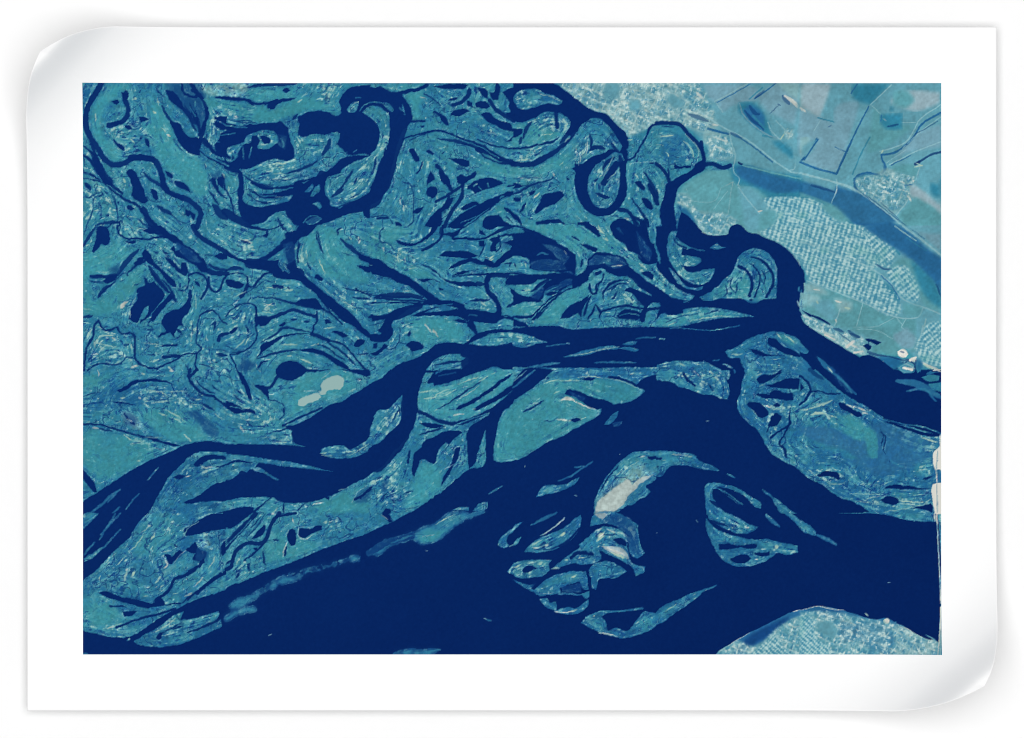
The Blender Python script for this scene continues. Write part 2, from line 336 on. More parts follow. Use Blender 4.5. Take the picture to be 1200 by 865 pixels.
TRACE = '''
@ 97 97
B 0,0 20,0 95,5 60,100 20,180 5,300 0,300
G 115,10 300,10 260,60 150,60 80,130 60,230 75,330 130,430 190,480 250,470 200,380 130,330 110,250 150,130 240,80
G 420,120 380,60 520,200 580,400 680,450 760,620 720,700 600,600 480,500 420,360 370,300
T 140,490 250,520 350,720 250,680 150,600
K 20,380 0,860 200,860 200,700 80,560
K 160,240 440,250 440,380 260,430 160,330
K 720,160 860,160 860,440 740,380
M 500,0 720,0 760,180 740,320 650,230 560,130
D34 120,0 90,60 50,120 25,190 25,270 60,350 100,410 130,460 180,495 240,490 300,460 370,455 425,465 460,510 480,580 500,640 560,680 630,705 680,740 712,780 700,840 690,870
D40 290,455 360,452 420,462
D36 480,560 490,620 510,650
d14 0,375 30,400 60,430 100,440
d34 40,410 70,450 105,530 150,600 200,640 240,670
D30 85,500 120,570 165,620
D16 130,600 190,660 260,705 330,740 370,790 420,840 460,880
D40 370,770 400,830 440,875
D8 200,640 245,668 235,685 200,670
d24 0,440 50,470 80,520 110,570
d14 0,540 60,560 110,590
d12 0,580 50,585 110,600
d26 15,610 45,635 50,650
D6 0,690 40,695 60,680 120,665 125,680 70,700 65,760 50,800 20,870
d20 75,860 130,850 220,845 230,865
D 265,540 290,525 320,540 350,600 370,640 385,690 400,710 370,735 310,700 290,680 305,650 290,600
D30 265,65 262,110 275,150 270,200 240,235 190,255 160,260
D 160,262 200,235 250,240 230,255
D 235,60 270,70 285,60 275,110 250,100
D 250,265 275,255 310,285 275,285
D 340,205 375,210 410,215 380,232 350,245 345,228
D5 320,240 350,250 350,272 310,285
D 175,118 215,105 222,125 205,142
D 335,65 360,42 350,60
D12 190,350 215,380 250,412
D 195,365 250,385 260,415 225,400
d14 240,330 255,328 265,332
D 375,335 395,345 405,400 375,365
D 345,325 360,330 355,350 342,345
d5 395,380 420,440
D 500,45 545,55 600,120 610,170 570,145 530,110 510,70
d10 440,30 470,70 500,90
d24 590,130 650,210 680,250
D14 600,10 610,60 650,85 690,90
D22 655,10 700,70 740,130 750,190 735,260 715,330 700,370
d26 660,170 690,230 710,310
d14 640,210 690,300
d8 610,130 660,200
D 515,210 545,235 590,250 610,290 660,340 700,335 720,370 700,400 715,440 650,430 610,400 570,340 530,250
d18 480,140 510,200 540,240
D26 690,390 740,430 800,465 870,490
D20 720,350 780,410 830,440 870,440
T 725,400 760,400 790,440 770,450
D 780,210 870,205 870,270 800,245
d16 790,330 870,300
d30 780,380 870,340
D 790,380 870,360 870,430 830,420
d12 780,280 870,275
d14 800,95 870,90
D 495,530 540,550 548,575 520,570 505,550
D 555,590 590,595 640,630 650,665 600,640 570,615
d34 560,600 620,640
d22 370,545 420,590 470,620 500,650
D24 480,620 530,670 600,700
D 410,640 440,650 460,700 440,710 425,690
D7 390,690 420,715 470,720
d26 455,745 500,775 540,800
d8 520,790 600,840 650,860
D 620,755 640,770 680,800 670,835 650,800 640,810 625,800
D 275,740 300,745 305,765 280,768
D 210,720 225,725 218,738
d8 170,650 200,720 215,800 210,860
d8 330,815 380,860
D 140,790 160,795 150,815
d14 100,720 110,745
d30 770,590 800,590 860,570
d16 780,600 830,670 870,700
D18 845,560 860,640
d50 790,740 830,790 870,820
d16 760,650 790,690 820,740
c9 430,170 445,185
c10 285,340 315,365
c10 300,105 330,95
c8 80,185 80,235
c6 740,490 750,515
c6 480,270 500,300
w14 510,315 530,325
c10 240,580 262,605
c7 85,620 120,635
c6 450,90 462,140
d6 735,490 745,530
d6 750,540 775,570
c7 845,540 858,575
@ 265 97
P 0,0 150,0 120,60 40,100 0,90
G 150,20 350,60 480,80 420,120 300,120 250,110 150,70
G 80,120 300,150 480,90 700,170 560,170 430,185 380,240 240,240 60,200
K 540,10 690,10 690,110 600,120
K 0,120 200,140 100,240 0,220
D18 0,100 70,98 130,110 180,130 250,125
D 250,115 320,100 430,90 380,110 300,140 290,160 250,155
d22 130,30 250,15 430,10
D 340,50 365,38 395,45 370,62
D 0,240 80,262 150,250 210,260 270,240 350,245 370,290 395,360 415,420 405,455 360,470 300,460 240,470 150,515 60,520 20,510 0,520 0,380 70,350 120,310 60,300 0,310
M 0,270 100,290 120,310 0,370
d8 0,300 100,300
c10 0,315 40,310
T 190,290 250,290 320,330 310,370 250,400 180,395 210,360 200,320
M 270,330 340,350 340,420 200,420 260,400
D 210,325 250,325 270,360 240,375 220,350
T 130,315 160,310 155,360 120,370
D30 170,320 190,350 180,395
T 0,460 20,410 50,390 100,360 110,400 70,430 50,470 20,490
K 0,460 20,410 50,390 110,370 70,430
M 120,370 150,380 140,470 70,490 100,430
d9 10,225 80,240 170,245
D12 365,260 390,235 420,205
D 430,210 490,180 560,170 620,180 665,205 690,190 685,110 720,50 780,25 870,15 870,440 820,430 780,440 720,430 700,420 680,385 660,375 690,310 660,300 620,310 580,320 560,310 480,330 430,320 440,260
T 430,330 480,325 560,310 600,330 635,310 630,380 560,440 480,480 430,450 400,390
T 640,400 700,400 720,430 640,500 590,530 560,520 590,460
d30 630,340 605,400 580,440
d16 580,440 540,480 460,520 350,550
T 730,160 760,125 800,115 790,150 780,175 740,175
K 730,160 760,125 800,115 790,150
d8 820,165 870,140
T4 830,170 870,145
B 520,430 590,440 560,490
T 670,370 660,330 690,305 680,350
K 430,330 630,320 560,440 400,400
D24 0,510 40,530 80,540 90,620 85,700 100,770 150,820
D30 85,560 95,640 85,720 110,800 160,840 200,830
D 80,660 110,720 190,750 320,740 370,720 410,690 380,660 420,600 500,580 580,550 640,510 720,450 800,440 870,440 800,480 700,540 600,585 590,640 610,720 650,750 760,720 870,660 870,770 760,790 640,830 560,860 420,860 380,820 370,770 330,775 260,810 230,840 160,850 120,830 90,780
D60 580,560 560,640 540,740 500,820
d24 150,600 220,630 320,640 420,620 500,590
d22 140,640 200,680 300,690 400,670
d18 130,670 190,720 280,725
d14 110,560 180,610 260,625
d8 220,570 330,590 480,560
d8 150,570 200,600
T6 140,620 250,655 380,660
T6 130,665 230,705 370,700
T12 120,700 170,735 240,740 350,700
B5 180,760 280,770 340,750
B 480,650 510,620 510,660
T 515,660 550,610 570,620 560,660 530,690
T 525,735 550,725 580,735 580,755 560,757
B 470,835 500,805 545,805 580,825 540,850 500,855
M 490,835 530,815 560,825 520,845
B 460,600 540,580 500,640
T 590,610 680,570 770,510 740,570 680,620 620,680
T 650,740 690,690 760,620 870,540 870,640 800,690 740,720 680,755
d26 640,690 700,640 740,590
d12 740,580 770,530
d10 740,700 820,660 870,630
d7 760,650 800,610
d14 670,750 760,720 860,690
K 650,740 690,690 760,620 870,540 870,640 800,690
c9 300,485 370,490
c8 280,580 340,580
c7 310,550 350,553
c7 360,580 400,570
c9 430,120 460,105
w8 610,48 635,50
c6 10,640 20,660
D50 0,780 60,820 130,850
d14 0,640 30,710 50,800
d8 0,720 40,770
T 270,790 340,780 400,860 280,860 250,830
K 270,790 370,780 400,860 280,860
G 160,850 220,845 270,810 300,860
D 380,770 460,790 480,860 400,850
D 820,770 870,760 870,820 840,810
d5 420,130 370,230
@ 433 97
G 180,10 330,10 330,80 300,160 330,220 250,240 240,150
D100 0,80 60,90 120,120 170,170 180,240
D110 60,80 130,120 180,180 175,240
D120 190,200 150,330 120,420 90,540 60,620
D90 80,560 50,650 20,710 0,720
D 0,30 70,35 130,70 190,80 240,140 258,200 250,240 200,290 170,370 150,450 130,530 115,620 70,700 0,745 0,660 30,600 60,500 100,400 120,320 110,180 60,145 0,140
D 0,200 30,230 60,290 55,360 30,410 0,430
M 85,120 130,140 150,170 135,182 110,150
T6 85,125 120,135 145,165 135,175
B 200,130 215,180 195,170
D40 130,80 180,75
D20 140,75 230,55 300,40 350,15
D 130,70 200,50 300,30 350,5 340,25 280,55 200,65
D 380,25 470,10 600,10 580,35 500,42 430,35
d12 15,525 35,480 50,430
d10 85,440 95,370
d6 45,440 90,400
c6 80,195 105,225 110,280
c7 90,360 105,380
K 60,200 120,200 120,380 60,460 0,560 20,420 60,330
D9 330,65 370,90 430,140
D5 365,120 385,100
D 470,118 495,95 530,90 520,105
D22 500,140 550,120 590,85 605,45
D 585,110 620,120 620,150 590,135
D 485,195 505,175 570,158 610,170 580,185 530,205
D 640,120 700,115 730,145 700,160 640,150
D 650,35 700,40 720,100 690,90
d10 600,135 640,160
D26 725,110 760,160 800,190 870,230
D 670,190 720,180 760,220 850,250 870,300 800,280 720,240
D12 780,240 850,260
D 720,60 780,60 780,110 740,100
D 760,0 790,20 780,80 750,70
D 800,60 870,30 870,230 820,180 840,120
D 820,360 870,320 870,350
T 780,120 820,120 850,180 820,180
K 670,30 720,80 700,110 660,40
D18 390,180 420,195 450,230
D 415,190 460,210 480,260 455,255
D 303,260 330,260 330,270 310,270
D14 245,235 330,230
D10 200,340 300,310 390,290 440,295 540,330 640,370 740,420 800,460 870,490
d14 250,345 330,310 420,290 560,340 680,380 780,440
d22 410,340 500,350 580,370 700,410 800,480
D34 650,405 720,420 800,465 870,480
D10 560,365 640,400 700,450 780,485 870,495
D10 650,345 760,385 870,400
G4 560,350 680,395 780,455
D 232,405 260,400 300,450 308,475 285,480 250,440
D 335,415 360,405 392,428 380,437
D 430,425 460,418 440,432
D10 320,485 300,520 285,545
c3 325,480 310,520
D 470,455 520,455 600,470 605,500 580,510 530,485
D 370,525 385,560 395,585 365,600 345,620 350,580
D22 405,500 440,545 480,620 495,650
D 415,530 450,545 490,610 500,645 470,630 430,590
D 345,645 370,625 405,635 410,670 380,700 350,680
D 525,570 555,555 590,570 640,535 645,555 600,590 570,600 530,605
D18 400,720 470,680 560,620
D24 560,580 560,680 500,770 450,870
D 345,840 430,750 500,690 520,690 460,790 420,870 330,870
B 440,780 480,760 440,830
D16 480,690 440,760 350,850
T6 520,680 480,760 440,830
D 580,630 620,600 700,575 760,580 800,605 740,640 660,640 620,670 590,665
K 620,590 720,580 780,610 640,640
D12 640,600 760,580
D16 480,860 560,810 660,740 760,690 860,660
D 490,850 540,800 640,740 730,700 800,680 760,720 640,790 560,840 510,870
D 550,770 570,740 650,715 620,740
D12 770,690 870,620
D14 830,635 870,630
d18 810,755 870,800
D 690,820 740,800 820,840 870,870 680,870
D8 200,600 245,610 262,660 265,770 260,840 220,870
D 265,775 330,750 290,790 265,785
D8 0,810 120,815 140,850
D16 50,820 110,820
D 155,840 190,845 195,865 160,865
K 160,680 210,690 215,800 180,800
w9 180,690 190,740
w8 205,740 205,780
D9 205,715 205,735
D5 150,600 140,560
c8 700,300 750,310
w7 740,300 770,320
w7 300,85 340,95
K 650,270 780,290 760,320 660,300
@ 601 97
U 270,0 870,0 870,240 800,280 740,310 690,330 640,270 570,200 500,170 430,140 330,60
P 270,0 870,0 870,240 800,280 740,310 690,330 640,270 570,200 500,170 430,140 330,60
A 560,0 640,0 640,80 580,120 540,80
A 700,110 760,100 780,160 700,180
D 0,0 230,0 300,40 380,100 450,150 500,175 560,190 620,250 690,320 695,400 690,480 680,560 690,650 660,730 620,775 560,805 490,800 430,760 390,690 370,600 375,540 350,515 375,510 370,470 385,490 420,490 470,450 540,430 600,400 640,420 655,390 630,340 580,270 530,225 480,220 420,250 380,290 340,320 290,330 345,250 330,215 250,180 190,180 120,220 60,240 0,235
B 8,80 50,50 130,40 180,60 250,85 300,110 290,130 200,128 130,150 60,162 20,140
T 15,90 50,60 120,50 160,70 170,110 110,150 50,150
K 15,90 60,50 180,60 160,130 60,155
C6 160,65 220,85 280,110
G 0,300 60,250 130,240 190,185 250,180 340,230 340,270 290,330 230,360 120,380 0,395
B 180,190 250,180 345,235 335,280 270,300 200,280 130,240
K 120,240 200,185 345,235 330,290 200,330 130,320
D24 260,190 265,270
D12 0,398 100,390 180,370 250,350 290,330
D36 380,270 330,340 270,400 190,455 120,490 0,492
T 0,405 120,395 250,360 310,310 345,325 260,395 150,450 50,480 0,470
d24 280,370 340,300
c7 310,360 340,330
c8 20,470 100,465
K 0,430 120,420 140,460 0,485
d30 0,330 50,290
D 0,280 60,280 50,310 0,335
d24 60,340 80,280 110,240
d20 40,370 50,330
D 150,315 165,320 155,335
c7 170,318 240,310
B 390,330 430,260 490,225 540,230 600,300 650,380 600,390 560,390 470,420 400,480 370,470 370,400
T 400,270 460,235 540,235 580,290 540,360 400,350
K 370,400 400,330 470,330 480,400 400,490
d16 460,310 475,350 465,410
d26 460,410 500,390 555,400
d16 590,360 620,400 640,420
w7 380,390 385,450
w6 400,400 410,480
w6 420,440 440,390
w6 440,440 455,320
w5 395,500 400,450
B 460,560 500,500 560,460 610,420 650,430 670,470 640,480 640,640 610,720 560,755 500,745 460,690 450,620
T 460,580 540,500 600,540 560,640 480,660
K 480,560 560,500 640,520 620,640 500,640
d22 540,530 560,490 610,450
D40 625,490 590,540 550,605
d30 640,440 655,480 670,540
D 480,590 515,575 510,590 490,605
d24 500,665 540,685 580,695
c6 570,590 640,520
c7 520,570 580,520
w6 630,620 640,580
c6 600,450 550,560
D12 870,250 830,265 800,330 760,400 720,460 690,465
D8 840,250 800,340
T8 690,400 700,440 710,455
G 140,540 240,460 350,420 350,500 250,520
D8 0,670 60,640 120,610 190,595 240,578
D8 238,570 280,605
D 0,610 50,615 60,630 0,640
D 95,665 130,648 135,660 105,685
d6 0,580 160,575
c4 120,572 170,570
w5 30,575 80,578
w9 125,695 160,665
w7 240,545 250,565
D 320,570 345,580 325,590
c5 285,500 305,480
D 125,785 160,730 180,680 230,665 300,660 310,680 270,720 200,745 140,790
M 160,740 180,700 250,680 240,720
D 0,700 45,700 45,715 0,712
d14 40,785 80,730
d20 0,790 20,810 50,860
D22 150,850 220,835 300,850
D 390,840 460,840 460,865 390,865
D 595,860 630,820 690,830 720,865
D 730,600 760,595 800,640 790,655 750,625
D 770,700 810,700 850,760 830,770 790,740
D26 820,620 850,680 870,730
d22 790,540 830,600 870,700
d14 715,700 760,760 810,830
D24 640,765 690,775 720,810 740,860
d30 770,850 800,830 820,870
w7 670,815 710,830
K 700,540 800,540 800,700 720,680
c6 730,545 760,580
c7 690,345 720,345
P4 700,490 800,480 870,490
d10 820,490 870,490
@ 769 97
A 0,0 870,0 870,560 700,540 500,490 300,470 270,350 180,270 60,235 0,235
U 0,0 240,0 320,120 350,230 300,290 180,260 60,235 0,235
P 0,0 130,0 200,120 330,200 380,260 300,300 180,260 60,230 0,230
A 100,60 180,130 110,170 50,100
P 280,270 420,330 460,420 400,470 330,450 290,380
U 300,320 440,340 470,450 320,450
V 270,10 560,10 430,100 350,120
V 360,130 560,20 640,70 560,130 480,130 400,180
V 600,90 720,10 870,10 870,280 760,220 680,180
P 720,0 870,0 870,120 780,60
d30 760,80 800,130
w22 770,80 820,115 870,165
T 500,120 580,120 660,210 690,320 620,290 540,220 490,160
S 520,170 560,130 640,190 650,300 580,250 540,210
d24 560,140 600,190 620,190
d20 530,170 580,230 640,270
d12 630,260 645,290
T8 640,30 560,100
S8 720,5 650,60 590,100
d14 650,50 590,98
S5 565,10 460,70 360,125
R6 550,5 400,90 350,115
R5 360,125 400,180
d5 740,135 680,190
D5 730,130 745,140
P 220,60 260,45 305,100 280,125 225,110
w20 240,60 280,100
c12 260,120 300,110
R8 115,20 180,110 240,160 320,220 400,270 440,290 520,330 620,400 720,480 810,540
R8 810,540 870,548
P10 200,200 270,240 340,250
P8 190,130 225,80
w12 325,250 370,260
d26 190,190 250,210 310,235
S14 310,280 430,310
T10 220,240 300,260
d20 440,300 510,335
S8 480,320 600,400 700,480
T12 580,200 700,330 640,320
V6 500,130 520,190 600,270 680,320 740,340
R6 670,240 690,290 740,340
C8 745,345 770,310 790,280
U 770,280 820,290 820,330 780,340
P 770,280 830,290 820,330 780,340
R5 740,340 790,390 840,450
R5 780,290 720,230
T 690,350 760,360 830,440 820,460 740,400
R7 870,370 840,460 830,520 800,530
P6 840,460 870,480
F 300,530 440,520 470,600 600,640 680,700 640,760 520,865 240,865 220,770 140,720 140,650 180,600 250,560
A 450,640 620,780 600,860 420,860
R7 440,300 450,360 475,440 465,540 500,580 490,620
P6 495,620 560,710 615,780
P5 460,600 390,640 360,690 340,720 210,720
P6 460,600 450,700 430,800
A4 340,770 440,680 470,610
R4 180,640 200,700
U 130,700 190,690 210,730 160,760
c10 140,720 200,715
K 130,690 230,690 250,800 180,780
U 250,800 440,800 500,830 500,870 250,870
P 250,800 420,800 480,840 480,870 250,870
T 230,470 440,500 300,490
D26 280,498 340,490 400,515 445,500
D20 270,360 285,440 280,490
D 490,475 520,490 515,500 490,485
S 470,520 500,500 560,505 660,545 780,575 870,600 870,655 720,665 640,640 570,610 500,570
F8 520,500 700,545 870,580
T 280,370 330,400 330,450 290,450
T 0,260 70,275 140,280 210,350 260,430 265,480 200,510 100,560 60,600 30,560 0,540
B 20,330 130,320 200,400 220,470 120,500 40,490
P 0,320 100,315 110,325 0,330
c9 20,325 100,318
c7 160,350 210,400 230,465
P8 175,310 250,400 250,470
P6 0,370 40,380
c5 55,420 80,450
K 140,340 240,360 240,480 200,480
D24 0,245 80,245 140,255 190,310 250,370 280,430 290,490
d9 30,265 110,268
D 30,870 20,780 50,660 60,610 100,590 150,560 210,530 250,480 290,460 290,520 230,560 160,610 130,640 115,700 100,780 90,870
D 110,480 130,500 210,500 210,515 110,520
D22 0,490 40,530 70,580 80,620
d14 70,520 75,580
T 90,570 110,540 190,520 190,540 130,560
T 110,770 140,750 200,780 240,860 110,860
D 130,850 145,785 180,790 230,865 120,870
D 455,862 490,850 530,865
d12 0,640 10,700
K 0,600 30,600 20,720 0,760
H 640,700 700,690 870,690 870,870 610,870 630,800
@ 937 97
A 0,0 852,0 852,870 600,870 0,560
V 0,150 110,200 200,240 320,250 270,420 220,540 60,500 0,440
V 0,10 180,20 180,60 110,210 0,200
P 0,20 180,25 170,80 110,200 40,180 0,140
w14 0,150 35,185
T 340,0 560,0 510,60 430,120 310,90
F 430,140 560,100 700,180 720,260 560,330 430,400 450,280
T 520,140 570,140 560,180 530,175
R5 560,20 500,60 420,130
R4 360,110 420,140 540,230 640,260
S10 430,140 350,270 280,420 225,545
T10 430,300 370,420 315,555
d14 410,160 340,290
d14 330,310 270,440 225,550
d6 220,395 280,420
S10 100,340 60,400 10,470
d12 105,345 15,470
S12 0,480 100,520 220,550
P 0,330 60,330 60,400 0,440
V 60,400 140,350 260,430 210,530 60,480
T8 110,215 210,240
d5 205,215 210,220
d6 170,270 190,260
S6 345,10 300,80
d20 520,265 590,255
d8 495,200 480,240 520,245
w7 490,220 520,210
R10 850,150 760,220 680,280 640,340 540,400 480,420
S16 850,190 770,220 710,260 650,370 590,420 510,435 490,460 510,520 490,550 400,550 330,580
D14 850,185 780,220 720,262
D10 710,285 650,360
D10 640,372 645,380
d14 490,440 495,470
D10 330,580 330,630 340,650
T8 400,555 320,590
V 690,340 850,270 850,390 620,450 560,480
R8 850,230 740,300 640,380 520,450
D6 840,245 780,260 730,300
R8 850,340 740,390 640,430 540,480
d5 660,445 550,495
D14 850,420 790,435 740,465 695,495
D18 715,485 695,492
T6 850,400 740,420
F 560,500 690,500 720,560 690,620 600,620 540,560
A 700,560 850,500 850,720 760,660 690,620
T 790,600 850,580 850,700 800,650
P 330,590 440,560 540,520 640,600 680,600 690,620 850,740 850,800 740,720 640,700 580,790 460,720 360,650
U 330,590 440,560 540,540 690,570 660,680 560,770 460,720 360,650
A 550,620 620,620 620,660 560,660
T 510,560 540,560 540,580 510,580
P 690,630 850,750 850,790 700,680
w10 650,680 670,720
R6 650,710 580,800
V5 720,510 690,610 630,620
c10 480,430 500,400
w7 670,600 690,590
c9 690,510 740,500
F 590,810 700,710 850,810 850,870 640,870
R10 0,545 100,570 220,605 290,630 380,690 450,740 540,810 630,870
d7 340,650 440,710 540,790 650,870
S 220,620 320,660 420,710 480,770 560,840 590,870 340,870 230,790 190,730
S 0,595 100,620 210,660 190,730 90,695 0,660
B 0,610 80,650 180,680 180,720 90,695 0,660
d10 70,615 210,658
w6 225,600 220,650 190,720
R4 225,610 330,650
T10 220,790 330,860
H 0,700 60,700 180,760 300,850 320,870 0,870
F 0,660 190,730 340,870 300,840 180,750 60,700 0,690
K 180,570 240,570 240,650 200,650
@ 97 265
G 0,180 220,110 330,150 200,280 60,300 0,400
G 0,400 90,440 260,300 370,240 380,300 320,400 220,500 60,540 0,520
K 220,0 420,0 500,50 380,70 260,60
K 450,80 600,200 650,280 540,300 430,190
D 85,10 150,5 165,60 150,110 125,115 100,100 65,165 60,150 80,90
d16 80,0 40,60 0,130
D14 215,0 215,40 250,70 330,75 400,80 460,65 520,70
D 330,0 380,15 440,40 420,50 370,30
d36 400,0 470,40 540,75
D 255,92 320,85 325,100 280,105
D 420,0 470,0 520,40 560,60 620,110 690,160 740,210 760,270 720,280 690,250 640,210 580,190 530,140 560,110 500,70
B 550,100 600,130 560,150
M 560,90 660,150 720,220 680,220 600,170
d16 540,140 620,200 690,240
D30 665,0 685,40 740,85 800,120 870,160
D 790,180 830,165 870,170 870,200 830,200
d8 740,170 800,180
D30 720,240 760,270 800,285 870,285
d20 760,230 800,255 870,265
D 360,160 380,140 410,170 430,210 500,280 560,340 565,370 520,350 470,280 410,230 370,200
D 495,190 530,200 580,250 610,270 590,280 550,250
D 590,220 625,220 640,290 600,270
D24 570,260 620,290
D14 640,300 690,280 740,310 755,370 740,400 715,440
D10 640,310 640,350 620,385 580,385
D14 760,310 770,370 800,395 830,380 845,330 870,300
D 675,330 705,345 710,370 680,345
D 470,135 500,155 530,165 500,170
D 425,150 460,155 450,175
T 430,190 500,200 520,240 480,240
d30 340,140 290,190 250,240 205,300
D20 50,305 130,305 200,295
D 125,330 150,305 210,295 200,320 150,345
d18 370,190 310,250 270,285
D 340,190 375,190 360,215 310,245
D9 270,300 255,285 230,295 180,350 130,390 100,420
d26 180,350 130,385 95,430
d9 130,345 40,330
d34 400,240 460,330 520,400
d16 480,320 530,380 570,460
d16 535,400 560,460
D 330,380 370,370 390,300 400,340 430,350 470,380 500,415 470,460 440,490 410,480 400,500 350,560 330,580 290,570 280,500 320,460 330,420
D 405,560 420,530 530,405 550,430 470,520 425,580
D 345,580 400,530 370,570
B 270,500 340,360 370,280 400,300 330,430 290,520 290,580 270,570
D 330,380 370,360 410,350 440,350 500,410 460,470 420,500 390,490 340,550 320,575 290,560 290,500 330,450
T 340,560 400,480 410,490 370,560
w10 285,510 290,560
w8 340,545 380,510
w24 230,490 265,460
c8 260,440 270,465
K 200,430 290,420 290,560 240,520
D20 650,390 650,430 640,470
D 640,430 655,480 640,520 600,570 610,610 580,600 560,640 550,670 530,640 500,650 455,675 460,655 505,630 480,590 485,550 540,510 600,490
d14 560,620 600,640
K 650,520 700,540 690,700 640,720
w8 660,640 650,700
D8 665,600 662,650
c6 680,400 685,500
D10 780,505 720,530 700,560 695,640 690,700 720,735 690,765 620,770 570,800 500,835 450,860
D10 780,505 820,540 850,580 870,590
D12 690,770 680,820 690,870
d10 700,830 780,850
D14 450,860 390,850 350,830 320,800 315,720 310,660 290,645 240,650 210,610 160,630 130,625 100,570 75,590 65,660 30,730 10,870
d20 0,555 60,540
D10 320,800 270,790 240,820 200,835 100,830 30,870
D 245,712 285,708 280,722 255,725
d6 290,700 320,750
K 20,590 300,650 310,800 220,830 20,840
c9 110,665 190,655
c8 90,705 190,730
w14 180,670 200,690
w8 90,605 120,620
w12 55,770 100,770
w14 290,850 340,840
c8 410,820 470,800
c12 520,850 540,865
w7 80,740 70,690
c5 360,705 470,715
D14 485,720 570,715
d10 390,770 440,780
D20 490,790 580,780
d14 770,600 800,580 790,630
D20 820,690 830,660 870,650
d7 780,740 870,755
d20 810,775 870,780
w10 745,670 755,690
d9 620,830 640,870
K 700,720 860,740 860,860 720,830
K 580,320 660,400 640,470 580,430
d5 560,380 590,440
@ 265 265
K 0,0 160,40 180,200 60,180 0,130
K 430,100 500,160 480,240 440,230
K 600,330 870,420 870,500 720,470
G 450,40 680,20 760,160 870,260 870,350 700,330 600,300 520,220
T 0,30 240,50 340,40 370,80 240,190 120,190 0,140
D 110,0 200,5 260,20 230,30 150,15
d10 180,10 260,15 320,0
d16 250,20 240,60 220,60
D 350,0 400,40 370,50
w12 395,0 400,40
D 440,0 550,0 500,50 450,75 420,110 410,170 415,230 450,280 510,330 570,380 620,420 700,480 770,540 830,610 870,650 870,680 820,650 760,600 700,570 650,520 590,470 550,420 480,360 430,325 360,320 300,310 260,275 210,260 120,230 50,200 0,175 0,140 70,190 150,205 230,205 290,210 320,200 330,240 350,270 390,290 390,260 370,170 380,110 340,140 280,180 220,200 300,140 370,70 420,30
D30 415,40 340,110 260,180 200,215
D60 140,225 320,240
D50 380,60 390,180 410,270 330,240
D70 330,260 440,290
T6 370,120 330,180 340,250 380,280
B 330,180 370,140 345,220 390,280 340,240
c5 350,230 370,270
T 440,100 455,100 445,220 425,220
D12 445,110 430,160 435,220
d12 490,220 510,260
D 530,310 550,295 590,320 580,335
c7 560,200 600,290
c5 485,150 490,200
d10 550,30 570,120 590,170
D10 690,10 670,25 675,50
c8 740,65 760,85
w16 800,65 805,100
D9 805,75 798,90
d26 690,75 760,140 820,180 870,200
D 790,160 870,185 870,230 810,205
D 790,235 870,245 870,285 830,270
D10 470,350 560,420 600,480 650,540 700,590
d16 185,425 280,435 400,465 500,490 600,510 680,560
D 400,465 470,440 550,440 570,470 600,510 500,490
d6 700,160 770,180
d10 700,370 780,390 870,400
d16 760,430 870,440
D10 780,380 840,410 870,420
d8 760,490 870,500
c7 640,410 700,450 780,490
c6 590,370 640,430
c5 640,340 700,370
w8 70,110 90,105
w20 100,85 160,105
D14 95,90 140,105
c6 110,180 200,190
d24 0,265 60,250 110,265
D10 0,295 90,285 130,310 130,350
D 0,320 60,330 110,350 100,370 20,365 0,350
K 0,280 140,270 190,280 140,360
D14 130,320 135,360 160,365 190,335 230,290 270,280
D22 130,360 110,400 90,425
d8 230,330 160,380 110,410
c8 50,430 120,390
w10 45,475 80,440
c9 245,370 390,370
c14 350,385 400,385
D20 285,362 340,365
D10 370,370 385,380
K 230,350 420,350 420,400 300,390
c9 220,515 290,525
w6 225,470 290,480
w6 230,500 280,460
K 220,460 310,460 310,530 210,530
T 200,530 330,520 430,500 540,540 520,620 420,600 330,560 240,600
D20 190,555 280,550 340,525 420,505 480,530 540,545
D 190,545 250,555 300,545 280,565 210,605 190,590
D12 550,520 548,570 530,600 520,640
D26 520,650 560,665 620,690
D 590,565 625,565 635,588 600,590
D 625,640 670,630 735,660 720,670 660,650
c8 590,620 660,610
D 765,720 800,680 840,690 820,720 780,730
K 740,640 800,640 800,690 740,690
D14 620,690 700,710 750,760 800,820 850,870
d12 390,565 430,560
d14 470,570 500,580
D 315,605 350,575 360,585 340,610
d14 210,700 300,650 350,615 440,625 520,640
D 210,720 270,690 340,660 450,645 500,650 400,660 330,680 270,720 210,770
d18 190,790 230,740 330,680
c9 330,715 430,715
c7 510,720 560,710
d10 540,710 620,740 680,790
d14 190,800 300,765 450,745
D 440,750 500,735 570,750 650,790 720,830 760,870 690,850 600,790 500,760
d14 610,700 700,760 780,840
D 310,850 350,820 420,815 480,850 500,870 300,870
D12 200,850 220,820 245,815
w6 190,860 180,830
w7 230,805 270,800
d8 0,720 100,760 0,760
K 220,600 310,600 300,680 200,690
D10 0,545 30,510 90,470 150,465 180,490 175,560 185,620 175,690 130,740 80,765 20,775 50,820 70,870
D14 180,490 185,600
D 10,650 60,610 75,615 40,650
D12 120,600 135,640
c9 50,740 120,680
c7 110,720 155,650
c8 40,570 70,575
K 20,480 160,480 160,720 20,640
c10 370,785 400,785
c8 440,800 520,830
M 100,790 180,830 160,870 60,870
d10 640,760 720,810
d10 790,770 860,770
@ 433 265
G 0,0 280,0 120,120 160,230 300,250 420,330 260,300 140,240 0,180
K 20,100 240,150 300,280 180,260
K 0,0 50,0 40,120 0,100
D8 80,10 60,60 70,95 110,105 150,145
D 160,85 220,100 290,95 350,50 390,0 420,0 370,60 300,105 230,120 170,105
D16 440,0 440,50 400,100 320,145
d26 430,10 440,60
D12 440,50 500,45
D 480,60 510,45 590,0 490,0 460,5 560,20 500,70
D12 500,75 560,75 640,80 700,70 780,35 870,5
D 660,20 690,40 700,55 660,45
D 655,90 690,90 690,120 660,125
